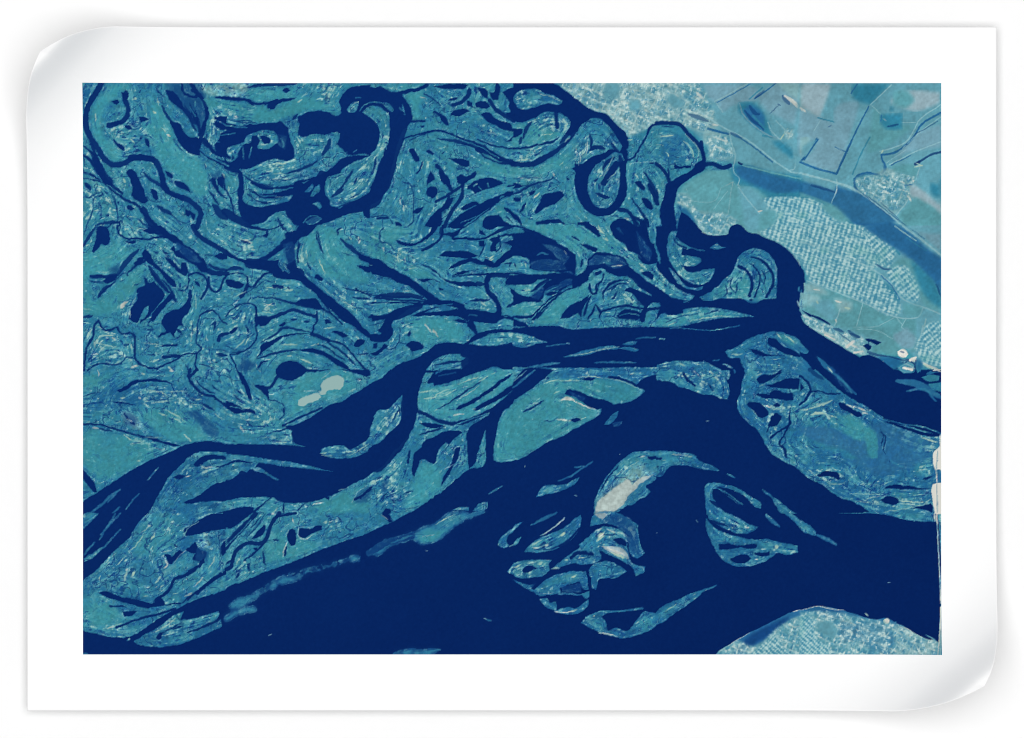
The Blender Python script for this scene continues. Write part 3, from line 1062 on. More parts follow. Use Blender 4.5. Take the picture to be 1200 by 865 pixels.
D 745,70 790,60 770,100 740,160 725,150 740,110
M 800,80 860,70 840,130 790,140
d10 660,190 700,100
D 420,180 450,155 510,150 580,150 660,180 600,195 520,190
D 470,265 500,235 560,205 640,195 690,220 740,230 780,200 830,150 870,130 870,170 820,210 760,250 700,240 620,215 530,245
D20 770,220 870,150
c10 720,210 750,200
D 690,0 760,0 740,20 700,15
D10 780,60 870,55
D 490,300 540,275 610,270 560,290
D9 500,305 600,295 700,295 760,290
D 350,240 400,270 440,310 490,330 560,335 640,345 650,365 540,360 480,345 420,300 380,270
d10 310,230 370,250
d30 640,345 690,350
D 290,320 340,315 400,325 430,345 380,325 320,335
D 410,370 450,375 450,388 420,385
d7 350,330 390,370
D20 720,300 790,300 870,300
D30 720,300 705,340 720,400 760,440 780,490 780,550
d18 610,450 720,445
K 600,440 720,440 760,500 640,500
D 820,310 870,320 870,350 820,350
d20 830,490 870,470
D 0,190 60,200 120,245 200,290 270,330 320,370 370,415 410,440 500,450 560,470 600,520 620,550 580,570 540,520 470,500 400,490 330,475 240,480 330,460 350,440 300,400 240,360 180,345 120,315 60,300 0,270
D44 220,320 310,390 400,450
c3 0,235 15,240
d14 0,410 120,430 250,430 360,450
D12 30,430 150,445 340,455
D10 0,465 120,460 340,470
d30 40,420 230,415 320,430
K 0,470 160,480 140,520 0,510
D16 0,550 100,540 180,500 280,480 400,460
D44 120,560 200,530 300,480
D 250,540 330,510 430,485 520,500 590,550 600,580 540,550 420,540 330,545
B 330,520 430,490 520,500 420,515
T5 290,520 400,480 500,470
B 320,480 450,475 540,500 430,490
D 0,530 100,540 160,500 250,490 140,580 100,640 60,640
D 100,560 130,590 140,650 110,690 60,700 0,690 0,650 70,650
T 0,580 90,560 60,620 0,630
d8 0,600 80,580
D 590,500 680,510 760,530 780,470 800,540 870,550 870,570 800,560 760,580 680,580 620,575 580,560
T5 600,540 700,570
B 780,560 700,540 620,520 640,540 700,570
D 580,580 620,560 640,610 645,640 600,610
D 500,565 580,570 590,590 520,575
D22 600,600 640,640
D 120,870 180,830 270,800 340,760 400,715 500,700 570,710 640,650 720,630 800,620 870,625 870,640 720,650 650,680 600,710 640,720 760,725 870,715 870,870 340,870 390,810 450,780 520,770 590,790 600,830 530,870
D300 700,800 870,830
T 340,870 390,815 450,785 520,775 580,795 540,815 440,820 400,870
d14 400,840 480,820 560,815
T 420,870 460,835 550,840 540,865
T 600,710 660,680 740,650 870,640 870,700 760,720 640,715
K 700,650 870,640 870,700 720,710
B 690,865 760,850 800,865
G 250,560 480,560 580,640 560,690 380,690 330,720 260,700
K 160,570 260,570 250,660 180,640
w10 380,620 415,670
w8 330,590 380,640
c5 450,550 470,560
D7 180,610 185,640
D 225,660 240,630 250,640 240,670
D 220,720 240,700 320,715 330,740 260,750
D7 180,660 170,710 130,745 90,730
D7 180,705 230,710
D 5,770 60,740 90,705 115,720 70,760 30,785
D 20,710 50,700 40,740 20,735
D6 260,750 260,780
c4 690,590 780,570
K 150,160 250,170 230,240 160,230
c12 170,170 175,220
w7 215,180 210,220
w12 80,125 85,150
c7 230,260 280,250
c7 200,385 250,395
c8 420,400 450,420
@ 601 265
G 60,0 420,0 600,130 740,240 700,230 560,170 480,150 380,170 280,80 160,40
D 0,15 80,30 180,60 280,110 360,160 370,290 380,310 320,300 220,260 160,270 0,250 0,190 100,200 200,160 0,120
M 90,240 140,200 240,190 330,180 370,220 370,290 300,275 200,270 120,265
D 0,110 120,100 270,110 330,150 360,190 240,180 140,195 60,190 0,170
B 140,180 200,160 220,175 160,190
D14 0,20 100,30 180,60 270,110 330,150
D14 0,60 100,80 180,110
T 0,10 60,25 70,40 20,45 0,45
G 0,180 80,195 100,240 140,265 160,290 0,285
d24 0,215 20,240
w8 70,210 80,250
T 370,170 450,160 460,190 440,270 400,300 375,290
d16 420,200 410,250
M 450,180 500,165 560,170 640,180 690,220 650,250 600,210 560,210 500,240 450,250
D 430,270 460,200 500,165 570,170 650,190 700,240 760,290 820,340 870,390 870,450 800,400 720,330 690,300 600,290 560,270 510,240 470,260 450,300 400,310 380,300
M 460,230 500,180 560,180 560,220 500,235
T 550,215 600,220 620,250 570,235
w8 600,240 650,245
D 0,290 100,285 200,295 290,290 380,300 430,280 460,270 470,300 420,320 360,350 290,390 240,440 180,490 120,550 60,560 0,545 0,540 100,540 150,500 220,440 150,460 60,460 0,480 0,380 60,420 140,420 180,370 240,320 180,320 100,350 0,350
M 160,430 190,370 260,320 380,320 280,380 220,400
G 0,380 30,360 180,325 200,340 100,410 60,420
K 30,360 110,350 110,400 50,410
d18 110,400 170,350 220,325
T 170,440 200,400 280,390 240,430 190,460
D 195,410 240,395 260,402 210,420
G 0,480 60,460 160,460 150,500 100,540 0,535
K 20,480 160,470 140,520 60,530
D22 240,440 170,500 120,560
D14 290,400 200,480 130,560
G5 300,395 200,470 110,560
G 130,580 260,450 370,370 460,340 450,410 370,460 300,540 280,570 180,600
D 0,560 60,580 100,610 0,605
D36 0,300 120,300
D26 520,265 530,290
D14 545,300 510,350 500,400 480,410 460,380 460,350
T 470,320 500,260 520,320 490,390
D 285,560 320,500 380,460 430,450 470,420 420,500 410,550 390,520 340,550
d14 470,420 445,480 430,540
d14 495,475 480,520 450,560
D12 520,550 535,520 590,500 660,480 740,490 790,500
D12 505,480 530,520
B 540,430 580,350 660,330 720,350 680,400 620,440
d14 540,440 560,380 620,335 690,325
d12 590,390 640,350 700,350
d10 600,440 630,390
K 540,310 740,330 760,440 560,440
D 670,390 700,370 760,390 830,430 870,450 870,480 800,490 760,460 720,410
T 700,310 720,300 760,350 740,360
M 740,370 850,430 830,450
D30 780,565 790,520 820,500 870,490
T 800,540 850,520 870,540 870,580 810,570
D 620,540 680,500 740,510 790,530 780,555 700,555 640,560
T5 640,540 700,525 760,540
D 0,615 150,605 290,605 330,620 500,615 620,610 870,605 870,870 0,870
B 0,640 80,655 150,680 210,700 140,710 90,730 30,730 0,715
T 0,650 60,655 130,685 180,700 90,720 0,710
K 0,650 180,690 80,725 0,715
B 300,790 380,765 470,740 620,725 640,740 540,750 450,775 380,785
c6 340,780 450,765 560,740 640,728
B 660,715 700,695 750,695 740,710 690,720
B 630,735 700,730 760,745 740,755 680,745
t6 740,680 790,672 860,672
t4 200,725 270,715 340,705
t8 490,822 600,820 740,825
t14 100,850 200,835 280,825
B 0,850 300,855 870,850 870,870 0,870
D 590,30 600,0 800,0 830,100 870,180 870,220 800,230 760,200 740,150 690,110 640,80
M 600,0 700,20 790,90 820,200 780,200 720,130
D 470,10 430,0 490,0 530,60 510,70
D 320,50 360,60 400,85 380,90 340,70
D 400,105 450,115 510,135 500,160 440,135
d10 250,35 290,45
K 500,0 590,0 640,80 740,150 780,240 700,230 560,130
c14 560,70 570,90
c12 510,20 550,50
d14 840,60 850,140
D 770,280 830,270 850,310 840,325 790,295
K 760,240 870,230 870,330 800,310
d14 830,0 840,60
@ 769 265
D 0,0 80,0 60,90 70,200 100,280 160,330 220,370 290,375 350,330 430,290 470,240 500,180 560,140 640,140 700,200 730,280 720,350 680,420 600,470 520,440 400,435 300,450 200,450 100,445 40,400 0,370 0,270 30,300 20,200 0,120
D 90,0 240,0 290,45 430,55 460,0 510,0 560,40 640,65 720,100 800,160 860,220 870,270 870,870 520,870 510,800 420,780 430,740 560,670 720,630 800,650 870,700 870,500 850,380 870,340 870,600 700,560 560,460 640,420 720,340 720,250 690,180 620,135 540,145 490,190 470,250 430,300 350,340 250,380 180,360 120,300 70,210 60,90
D 60,0 520,0 620,60 760,120 870,240 870,870 0,870 0,380 100,440 200,460 0,460 0,200 40,250 130,360 60,100
T 0,240 30,290 90,350 160,395 230,420 210,445 130,440 60,420 0,375
K 0,250 160,395 180,440 60,420 0,370
T 0,460 25,475 0,490
B 260,425 340,390 410,320 470,260 490,190 550,145 620,140 680,180 720,240 725,330 700,390 640,440 590,465 520,440 400,430 320,450 270,440
G 490,200 550,150 620,145 680,190 715,260 710,340 660,420 600,450 570,420 620,320 600,240 540,220
K 350,400 480,260 560,280 560,430 460,430
T 330,400 430,320 480,260 560,320 560,430 400,425
D22 500,245 540,290 570,340 585,400 570,440
D26 580,180 630,205 670,250 695,310 690,370 650,410
T6 600,190 660,240 680,310
D10 610,280 620,330 600,400
d16 595,250 610,290 600,380
d14 620,260 660,300 640,370
d16 415,330 415,420
d14 460,330 430,420
d16 480,360 500,400
c7 330,420 400,390
c6 440,320 460,370
T 65,100 80,20 120,0 130,50 100,100 130,150 240,180 270,200 240,240 180,250 190,300 260,280 340,255 345,300 300,340 230,355 160,320 100,260 70,190
D16 110,60 90,100 130,110 180,130
D 110,10 170,0 170,130 130,90
B5 130,80 180,130 280,150
D10 150,150 190,180 240,185
d16 160,230 200,240 260,245
d10 210,290 290,270
K 100,150 260,200 200,250 120,240
K 190,300 340,260 330,320 230,350
B 320,140 350,105 380,115 415,130 370,140
c4 340,115 380,120
B 80,200 100,270 150,330 220,360 290,360 200,380 120,320
t10 0,130 20,200 0,190
B 0,550 30,530 120,520 190,495 260,490 400,500 480,515 590,545 500,548 400,555 260,580 150,605 80,610 0,605
G 0,560 120,530 220,500 400,505 540,540 400,550 250,575 100,605 0,600
c6 180,575 320,550 450,540
c6 70,600 120,575
c6 180,525 250,515
D6 60,580 140,545 250,530
D8 290,530 330,520 370,510
d10 0,560 15,520
K 20,540 300,500 520,540 200,580
B5 80,615 200,618 320,630 400,620 500,600
T4 340,628 420,618
t8 20,680 50,680
t5 400,830 460,855
t5 340,810 380,805
B 410,755 480,730 560,675 640,650 720,635 800,655 870,700 870,870 560,870 520,850 500,800 440,790
T 415,760 540,700 600,680 580,720 540,750 520,780 440,785
c10 450,775 520,770
G 700,640 800,665 870,720 870,745 780,700
c8 770,650 850,720
D 675,670 710,680 760,720 860,770 870,790 780,770 720,740 675,710
T6 680,665 660,700 690,740 790,775
D 555,740 600,745 660,770 780,780 700,785 600,775
c5 690,805 750,800
c7 720,640 750,680
K 700,820 870,800 870,870 700,870
B 0,835 60,820 130,812 220,818 300,822 340,840 390,870 0,870
T 120,825 200,820 240,860 150,870
c10 130,825 200,860
w8 300,850 330,865
P 230,0 460,0 430,50 290,45
U 230,0 460,0 430,50 290,45
w7 270,30 300,45
P 510,0 870,0 870,240 800,150 720,95 640,60 560,35
A 510,0 600,0 600,50 550,30
H 600,0 870,0 870,220 800,145 720,90 640,55
w6 855,200 865,240
w12 850,450 870,500
t20 860,370 870,400
@ 937 265
A 0,0 860,0 860,450 860,860 520,820 420,790 0,520 0,480 40,300 0,220
F 0,420 200,380 560,540 700,560 700,760 640,740 340,640 160,580 20,500
H 0,0 370,0 500,90 580,150 540,250 460,250 440,260 500,330 600,450 610,520 560,545 380,460 230,400 60,320 20,240 0,210
H 510,270 620,230 690,300 730,380 740,400 710,460 610,420 560,350
H 760,600 860,570 860,850 800,820 700,750
P 20,340 130,370 180,420 130,410 60,400 30,420
P 0,400 120,420 130,500 60,480 0,500
P 200,430 320,460 310,510 240,520
A 60,460 180,440 240,560 160,560
w10 210,450 250,460
c14 270,490 300,500
w8 80,380 120,385
c9 100,450 110,470
S 370,0 600,0 700,70 800,170 852,200 852,440 780,350 720,260 640,180 560,130 500,90
S 400,0 560,0 650,80 780,150 852,210 852,330 740,240 600,110
T12 560,130 600,170
F 540,260 600,200 660,200 720,270 800,340 850,430 850,520 750,480 700,340 630,240
T 660,200 700,230 800,330 850,430 850,500 760,430
d14 460,230 510,260 550,260
d10 820,350 850,430
P6 570,0 640,50 700,90
T5 640,70 760,150
R12 620,0 700,60 780,120 852,180
D4 650,0 750,80
V 660,0 852,0 852,160 760,80
A 640,0 852,0 852,50 700,30
R8 0,95 100,120 250,185 410,245 470,280 540,340 610,430 680,470 760,495 852,535
R8 150,370 250,410 400,470 570,545 700,553 720,540 740,495
R6 120,360 40,330
T 490,330 540,360 600,440 600,470 540,400
S6 490,300 560,370 600,440
F 620,460 740,490 720,540 620,540
R5 380,460 340,600
R7 240,500 210,600
w8 215,560 220,580
R4 320,610 460,605 570,550
R4 340,620 460,630 560,680
R5 640,560 610,610 700,680
R5 580,550 620,600
R7 740,600 720,690 690,740
V 560,660 640,610 700,680 680,740 580,700
P8 760,560 740,640
D 10,505 60,530 140,560 185,590 180,600 120,580 40,535
U 0,510 40,540 140,590 240,640 360,660 420,740 380,770 260,720 120,640 60,610
P 0,520 60,560 140,610 250,650 360,680 400,740 380,780 300,750 200,690 120,640 40,590
c20 140,640 220,680 300,730 370,770
w22 310,720 370,760
w8 80,590 120,600
T 80,570 150,590 120,610
d12 100,600 180,640
d26 210,620 260,640
d24 290,630 330,660 360,670
D10 350,680 330,700
D 390,675 440,685 510,710 505,730 450,705 400,690
D 380,720 410,710 430,735 410,750 385,740
D6 410,690 415,730
D12 410,760 480,775 560,785 640,800 690,830
G 440,720 640,750 690,790 640,800 520,780 440,750
w30 600,760 640,780
D14 610,758 620,760
w24 670,800 700,810
D12 700,810 690,870
D10 620,820 570,860
c16 740,830 800,860
c12 480,815 500,820
w14 650,840 690,860
D 0,510 40,590 120,650 240,720 330,775 440,820 520,850 560,870 0,870
D 0,240 25,280 20,340 0,410
B 380,790 480,790 600,800 560,850 480,840
B 0,700 30,730 55,755 40,770 0,755
B 100,785 150,820 190,865 160,865 120,820
B 0,780 50,830 80,870 0,870
t10 0,820 40,860
@ 97 433
G 0,50 60,30 200,20 100,100 0,110
G 0,360 120,360 350,420 480,480 400,540 200,640 100,660 0,560
G 320,240 560,260 760,420 620,440 480,400
B 0,150 200,100 540,100 820,200 560,190 200,240 20,260
K 360,110 700,180 850,310 800,280 500,210 360,200
K 460,230 640,310 520,320
D 205,125 260,100 300,70 360,60 440,55 500,65 560,95 480,75 380,75 310,90 260,125 215,138
D 160,190 230,195 330,215 230,205
d8 0,160 60,145 110,140
c9 385,125 480,135
c7 470,130 495,150 515,165
c6 500,130 640,135
w14 340,165 350,175
c10 365,180 400,190
c12 230,170 255,172
c8 430,197 550,185
c10 350,20 380,30
w14 525,5 550,10
w8 95,0 100,40
c8 640,170 720,185
c5 640,205 720,215
c9 490,240 540,260 620,315
c6 460,260 510,280
c7 530,285 600,320
c9 610,390 655,430
c6 790,260 840,300
P 235,250 280,260 330,300 370,345 350,362 290,340 250,300
M 240,255 290,265 335,310 320,340 280,335 250,290
D12 255,270 275,300
D10 290,320 310,325
w5 270,300 300,315
D20 650,0 635,40
D18 690,0 640,50 680,110 720,145 780,160 830,190 870,220
d12 680,60 720,105 800,150
d12 780,95 810,120
d20 730,205 790,245
M 630,250 690,245 740,290 790,330 820,370 820,400 770,405 730,370 680,300 640,285
D12 0,330 60,330 140,340 220,365 300,390 380,410
d12 60,350 120,360 180,370
D 380,410 420,400 480,430 540,440 600,462 560,465 500,450 430,430
c6 60,345 100,360
c5 20,315 50,315
c5 150,335 220,350
w12 60,350 100,357
K 240,380 400,410 500,480 400,500 280,440
c6 250,390 300,430
c6 380,410 480,410
w5 290,445 360,440
d5 310,442 350,438
w7 430,470 490,490
d5 445,475 480,487
c8 330,550 350,550
D 0,600 40,640 70,680 90,740 70,735 30,690 0,650
D 0,805 90,740 180,680 290,610 380,560 480,515 560,480 600,460 700,435 800,432 870,450 870,500 720,500 650,520 580,590 520,650 480,720 440,790 400,870 0,870
t6 390,665 430,620 460,590
c3 395,660 425,630
t14 40,870 130,800 170,760 230,720
t10 150,800 220,725
t5 260,840 300,790 340,745
t8 180,870 225,825
B 610,570 660,510 720,495 870,500 870,660 800,670 700,740 600,790 500,830 440,860 400,860 450,780 500,690 550,620
T 460,790 560,760 680,700 760,660 870,640 800,680 690,740 580,790 480,830
K 540,630 700,560 830,570 830,600 640,640
T7 620,545 670,510 740,500 870,515
D 670,570 720,525 780,510 870,525 870,540 760,545 690,585
d14 800,590 870,575
D 540,650 590,630 630,640 590,660
w8 720,590 800,590
c7 710,575 760,600
w8 620,645 650,640
D 600,800 680,770 760,710 820,680 870,670 870,790 760,795 640,810
B 400,870 560,840 700,800 870,795 870,870
D 770,870 870,850 870,870
@ 265 433
K 0,100 200,160 330,320 150,390 0,300
d6 0,20 30,50 40,90
D 60,0 80,10 130,80 160,180 145,180 110,110
D 170,95 220,95 250,110 260,190 230,150 190,115
D20 310,45 265,105 230,110
D 300,0 870,0 870,40 800,30 740,10 640,0 560,15 480,20 420,60 340,60 310,40
G 390,180 430,60 500,25 640,5 740,20 820,45 780,110 700,160 560,190 460,250 380,300
K 560,190 760,120 700,160 600,200
d10 780,0 850,40
w20 800,60 805,61
D10 785,58 820,58
Q 570,100 585,70 640,40 690,38 712,60 705,100 680,118 640,122 610,130 600,145 570,150 555,135 575,120
Q 430,195 450,172 500,155 560,145 572,160 555,185 500,200 460,220 440,215
P4 470,130 560,130
P5 580,50 630,15
c8 40,145 110,200
d10 40,150 90,185
d14 60,120 100,150
D 0,185 60,210 120,235 160,240 190,290 160,260 110,260 60,265 20,240 0,230
T5 30,220 110,240
w12 85,340 105,375
d14 125,310 160,345
w6 115,300 140,310
w7 255,210 270,205
w6 260,150 290,150
w7 190,5 210,10
D7 260,180 310,190 350,220 350,270 325,295
d12 345,230 350,280
D 580,240 620,215 700,190 780,140 870,85 870,400 810,450 740,480 720,460 640,460 590,470 560,500 520,520 440,490 400,440 390,400 400,370 350,345 440,300 520,270
d12 200,410 300,375 400,345
D14 345,340 420,300 500,265 580,230
B 350,345 440,300 560,245 590,235 520,280 420,330
B 130,430 220,400 300,380 370,375 400,400 410,440 460,460 510,480 480,490 400,480 330,460 200,450
K 200,400 390,380 390,440 310,440
c8 300,435 370,440
c9 360,410 385,430
c5 210,410 300,410
T8 400,450 470,465 505,482
d6 400,380 405,470
D 0,450 100,450 200,455 330,465 400,485 560,500 640,530 740,535 870,490 870,630 780,680 680,740 580,780 500,800 420,805 340,800 270,770 180,770 60,780 0,790 0,665 60,640 110,600 160,600 200,560 340,580 240,540 120,520 0,510
D 0,445 560,480 700,540 870,500 870,600 640,640 500,600 340,550 100,515 0,505
B 0,508 120,520 260,540 380,555 500,580 600,605 650,615 560,605 440,590 340,580 200,560 80,540 0,540
T6 160,545 300,565 360,570
B 0,545 60,540 150,560 140,605 60,640 20,665 0,660
D12 0,575 50,555 150,560
T5 0,600 70,575 150,590
B 160,590 210,590 260,630 320,665 300,665 220,620 170,610
c5 170,605 200,605
B 570,500 600,470 640,465 720,465 730,490 780,475 830,440 870,420 870,480 800,510 720,530 660,535 600,520
K 570,500 600,470 720,465 870,430 870,480 740,515
c9 570,505 610,500
c7 580,515 640,520
c6 740,520 800,485 860,445
T 580,780 700,730 780,690 870,640 870,870 480,870 500,810
G 520,800 870,680 870,870 560,870
w7 520,810 590,800
c5 680,730 720,715
D 595,770 625,765 620,785
M 770,780 800,740 870,700 870,760 820,800 775,800
D20 780,780 810,770
D16 820,760 870,720
P4 760,800 790,740 850,700
T 0,790 60,775 180,770 240,770 150,830 60,840 0,850
D14 270,775 230,810 150,865
D 0,850 100,825 170,830 150,870 0,870
d10 350,800 340,860
d10 470,810 430,850
c10 280,865 310,835
T5 270,780 180,860
D100 500,690 300,720 100,700
D60 0,720 60,690 100,640
@ 433 433
D 120,0 345,0 310,90 295,180 285,260 265,350 230,400 180,460 140,500 80,580 0,630 0,470 60,440 120,380 180,330 200,280 200,200 200,150 150,200 110,240 60,240 20,290 0,400 0,80 60,50
D120 230,40 240,200 160,420 40,560
D 0,90 100,50 230,20 200,140 140,210 60,230 0,330
T 0,0 120,0 80,45 0,85
B 0,420 20,310 60,250 120,240 170,180 200,150 185,240 190,300 140,360 60,420 0,475
T 10,400 40,280 80,250 110,300 60,400
K 10,380 60,260 180,200 180,300 60,420
d12 140,300 170,250
d10 175,220 180,270
D 345,75 390,20 460,0 700,0 560,50 440,90 390,100 385,80 350,82
M8 420,40 520,15
B 400,15 440,5 400,30
G 310,120 400,100 560,50 720,0 870,0 870,100 760,200 640,270 540,310 460,310 380,270 300,240 290,180
K 320,130 460,110 660,40 720,40 580,120 480,170 340,190
c10 330,175 400,160 410,145
c7 300,140 380,125
c8 400,150 480,115
c8 460,155 520,115
c7 530,90 600,65 660,45
c10 660,75 715,40
w5 560,105 590,100
c6 730,25 760,15
d10 400,245 480,200 580,130 670,75
w5 525,185 600,140 660,100
D 515,240 540,220 640,170 740,100 840,30 870,20 800,80 720,140 620,205 540,240
D 620,240 680,200 760,160 830,110 870,90 870,110 780,180 700,220 640,245
c6 620,240 640,235
d6 480,240 510,240
w8 500,275 570,265
c4 390,250 410,240
D22 285,250 340,270 420,310 490,325 560,325
D30 540,322 620,300 700,265 780,215 870,140
D30 740,245 800,200 870,150
D 300,320 360,320 460,340 420,352 340,345
T5 300,290 360,310 430,330
d14 300,395 380,370 450,350
B 560,345 640,300 740,260 720,280 640,320 590,370
T6 430,350 520,335 600,300 720,262
D 330,430 400,400 440,375 540,370 560,380 520,420 480,450 460,440 420,480 400,560 380,570 320,540 300,550 310,600 300,660 260,630 260,560 270,500 310,470
D30 280,540 285,620 300,640
D14 240,490 230,560
D14 540,375 500,430 460,490
T 420,480 450,450 470,440 450,500 500,430 550,390 580,375 590,420 580,520 600,600 480,680 400,700 400,580
K 420,480 580,380 560,560 460,560
D 525,470 545,465 540,520 500,590 460,660 430,705 440,660 490,570
w5 450,600 510,570
c7 530,540 560,550
w6 310,550 310,640
D 590,370 640,320 720,275 720,320 690,400 660,490 640,560 600,600 590,480
T 640,560 660,480 690,390 715,320 720,340 700,440 690,540 680,570
D 720,270 790,220 870,130 870,200 800,260 770,360 755,470 745,530 760,550 870,550 870,870 230,870 340,800 430,740 520,660 600,600 690,575 700,480
G 750,520 760,420 780,320 820,250 870,200 870,545 760,548
D12 190,480 150,520
G 300,560 400,580 430,700 340,790 220,850 240,740
K 0,640 200,560 240,600 240,760 100,860 0,700
w6 20,675 100,630
d10 40,665 80,640
D10 0,715 15,710
d10 200,750 260,730
M 80,680 120,660 100,740 70,740
D 75,865 100,835 130,845 130,870
d5 220,840 300,820
B 620,850 660,810 710,795 710,830 660,860
T 640,840 690,800 700,830
B 470,870 510,840 600,830 590,870
t8 720,750 800,700
@ 601 433
B 250,0 870,0 870,130 780,110 700,70 560,50 400,60 230,60
G 0,200 100,130 180,80 250,60 400,60 560,55 680,80 770,115 750,160 680,195 610,205 520,230 525,265 440,320 380,350 300,400 220,430 140,480 60,530 0,550
D 0,550 60,530 140,480 220,430 300,400 380,350 440,320 525,265 540,230 610,210 690,195 750,170 800,130 740,90 780,60 870,40 870,870 0,870
D 780,60 800,50 870,30 870,130 810,120
D16 580,45 660,60 730,90 790,110
D 60,0 250,0 180,60 90,130 0,190 0,70
t10 0,110 60,60 130,5
B 0,0 60,0 0,70
c6 0,70 80,10
c8 185,85 250,65 300,65
c6 300,65 400,65
c7 390,45 470,40 540,50
D 390,60 450,45 500,55 480,65
c6 560,50 650,70 720,100 760,115
c9 245,145 285,130
D 310,150 330,125 400,130 460,160 540,180 600,205 610,215 540,235 500,240 440,210 380,170
M 340,130 440,170 420,190 350,150
w20 290,185 340,175 370,190
w8 370,190 430,215 500,240
c10 255,300 330,305 380,310 440,290
w8 260,300 330,300
D 345,305 370,295 400,292 412,305 380,315 350,312
d6 180,310 240,308
d14 60,255 130,220 180,190
w5 100,210 150,200
K 80,180 180,170 160,230 80,250
B 550,330 600,270 635,250 620,290 580,330
M 600,320 660,310 650,330 610,345
B 140,770 170,715 200,695 260,695 320,690 370,660 400,650 380,680 320,720 260,740 190,755
T 150,762 180,720 250,715 220,745
t8 270,670 340,645 400,605 480,555
t6 370,590 430,580
w7 370,757 385,762
w5 643,510 646,510
w4 70,580 72,588
B 490,870 495,780 540,680 600,600 660,540 720,500 800,490 870,490 870,650 800,700 830,740 790,770 720,790 660,840 600,870
T 540,690 650,560 740,505 870,500 870,620 760,560
P 500,800 560,720 640,660 740,580 790,560 800,600 870,610 780,670 700,760 640,840 560,870 490,870
W 500,810 560,750 640,690 690,660 720,690 770,650 860,630 780,680 700,760 640,835 560,870 495,870
c7 620,640 660,605
c7 700,585 760,550
w10 765,525 800,520
D 810,520 870,525 870,540 820,535
d10 520,740 580,640 640,580
K 600,640 780,510 760,560 640,640
B 680,810 730,750 790,720 830,740 780,770 700,820
T 0,0 50,0 0,30
@ 769 433
D 0,60 100,80 200,120 300,150 360,160 440,180 440,0 535,0 520,100 490,190 490,240 560,320 620,380 680,490 760,550 870,610 870,870 0,870 0,400
D 360,100 500,20 490,240 560,330 400,300 200,200 0,180 0,400 360,600 640,600 600,400
B 0,0 390,0 420,60 440,130 430,180 390,175 350,150 320,130 300,150 200,110 140,105 90,70 0,55
T 0,0 100,0 180,80 280,130 160,105 90,70 0,50
K 100,0 390,0 430,160 380,160 200,90
D16 160,20 190,60 230,95
D 225,5 250,20 275,45 260,45
w9 215,0 260,40
c8 320,5 345,35
d14 310,85 340,130
w6 375,10 390,25
c8 425,120 430,150
t8 465,0 475,20
B 530,0 870,0 870,605 760,545 690,500 660,450 615,370 540,310 490,240 490,180 520,110 530,60
T 790,360 870,250 870,600 800,560
T 520,60 540,0 620,0 560,100 500,210
D 600,60 640,30 700,30 760,0 740,40 680,70 620,80
c7 600,40 640,20
D 650,95 720,80 800,50 870,55 870,125 780,115 720,110
T6 620,95 700,60 760,20
c5 620,100 660,80
D 690,130 730,125 780,140 820,140 830,185 780,185 720,175 640,170 600,150 610,142 680,150
T6 690,120 800,120 870,125
w6 585,140 595,170
D 555,195 600,195 640,215 670,245 680,270 650,290 610,285 580,245 550,220
c6 570,240 610,285
w12 660,215 690,230
D 700,220 720,200 750,210 720,230
c8 690,235 750,230 760,200
D 670,340 700,280 720,255 740,270 760,280 740,320 700,345
K 650,190 800,190 780,320 680,380
d10 680,340 660,380
D14 870,190 830,200 800,280 800,330 740,370 690,410
D12 810,300 780,370 750,420 740,450
d20 740,450 770,480 780,530
T 820,200 870,180 850,330 810,340
B 0,490 60,490 150,500 220,510 260,550 340,580 380,610 280,600 220,585 120,575 70,590 30,640 0,650
T 0,495 100,495 240,520 240,560 100,560 40,600 0,640
c10 90,510 150,515 220,525
w5 100,510 170,518
D 0,530 40,530 30,542 0,542
B 420,625 440,628 480,655 450,645
B 300,690 330,680 400,690 480,710 560,760 630,810 630,840 600,830 540,770 470,730 420,715 360,705 400,740 460,780 520,825 440,770 370,720 340,720 335,760 350,790 390,840 440,870 300,870 295,780
T6 330,690 470,710 560,770 620,820
T5 370,715 440,755 520,815
d20 320,790 380,830
t10 640,725 700,770
B 690,765 740,790 800,840 850,870 760,870 720,820
T6 720,800 790,850
w3 300,310 315,312
@ 937 433
D 60,0 860,0 860,400 780,385 640,345 500,300 400,220 290,170 200,100
B 0,0 80,0 200,100 320,180 440,250 520,310 650,340 780,380 852,400 852,800 790,820 600,840 480,870 430,850 350,800 240,760 140,690 50,640 0,600
T 0,300 200,280 260,300 260,380 160,340 0,350
S 0,350 120,350 220,370 340,410 420,400 480,520 430,600 300,560 200,500 100,460 0,390
S 380,360 500,320 660,350 760,420 780,540 640,600 480,640 360,600 480,540
T 0,380 80,420 200,470 280,480 350,530 320,545 260,520 160,480 60,470 0,450
G 240,310 300,280 400,330 450,380 470,440 465,530 430,530 400,470 400,410 330,410 270,370
T 0,460 50,500 100,520 60,560 0,560
T 120,580 200,570 260,630 240,640 100,620
K 60,570 280,600 280,700 160,690
D 100,640 140,615 230,625 250,670 200,650 150,640 110,650
c8 160,680 220,690 280,680
c7 50,600 90,640
c6 185,590 220,610
T 300,580 300,640 380,640 330,690 290,690
K 360,640 480,640 460,720 360,700
c5 360,690 470,690
D24 60,0 110,40 140,50
t14 180,5 250,60 290,100
t8 250,60 300,110 340,150
c8 180,0 195,20
T6 90,0 180,80 280,160 400,230 500,290
D14 0,40 50,80 60,130 30,180 0,210
D10 60,130 120,130 180,145 240,145
T 80,70 130,100 150,130 70,120
T 0,50 40,80 40,130 0,110
D 0,70 25,110 0,130
c8 0,250 60,235 120,210 195,185
T 0,220 100,150 180,160 60,220
c14 60,270 110,260 160,270
c8 150,280 220,285
d6 80,265 130,268
K 60,180 200,180 230,290 60,280
d8 60,210 130,170
D 230,205 270,205 310,235 370,270 350,280 300,260 250,235
D20 300,240 360,270
c7 280,210 330,225
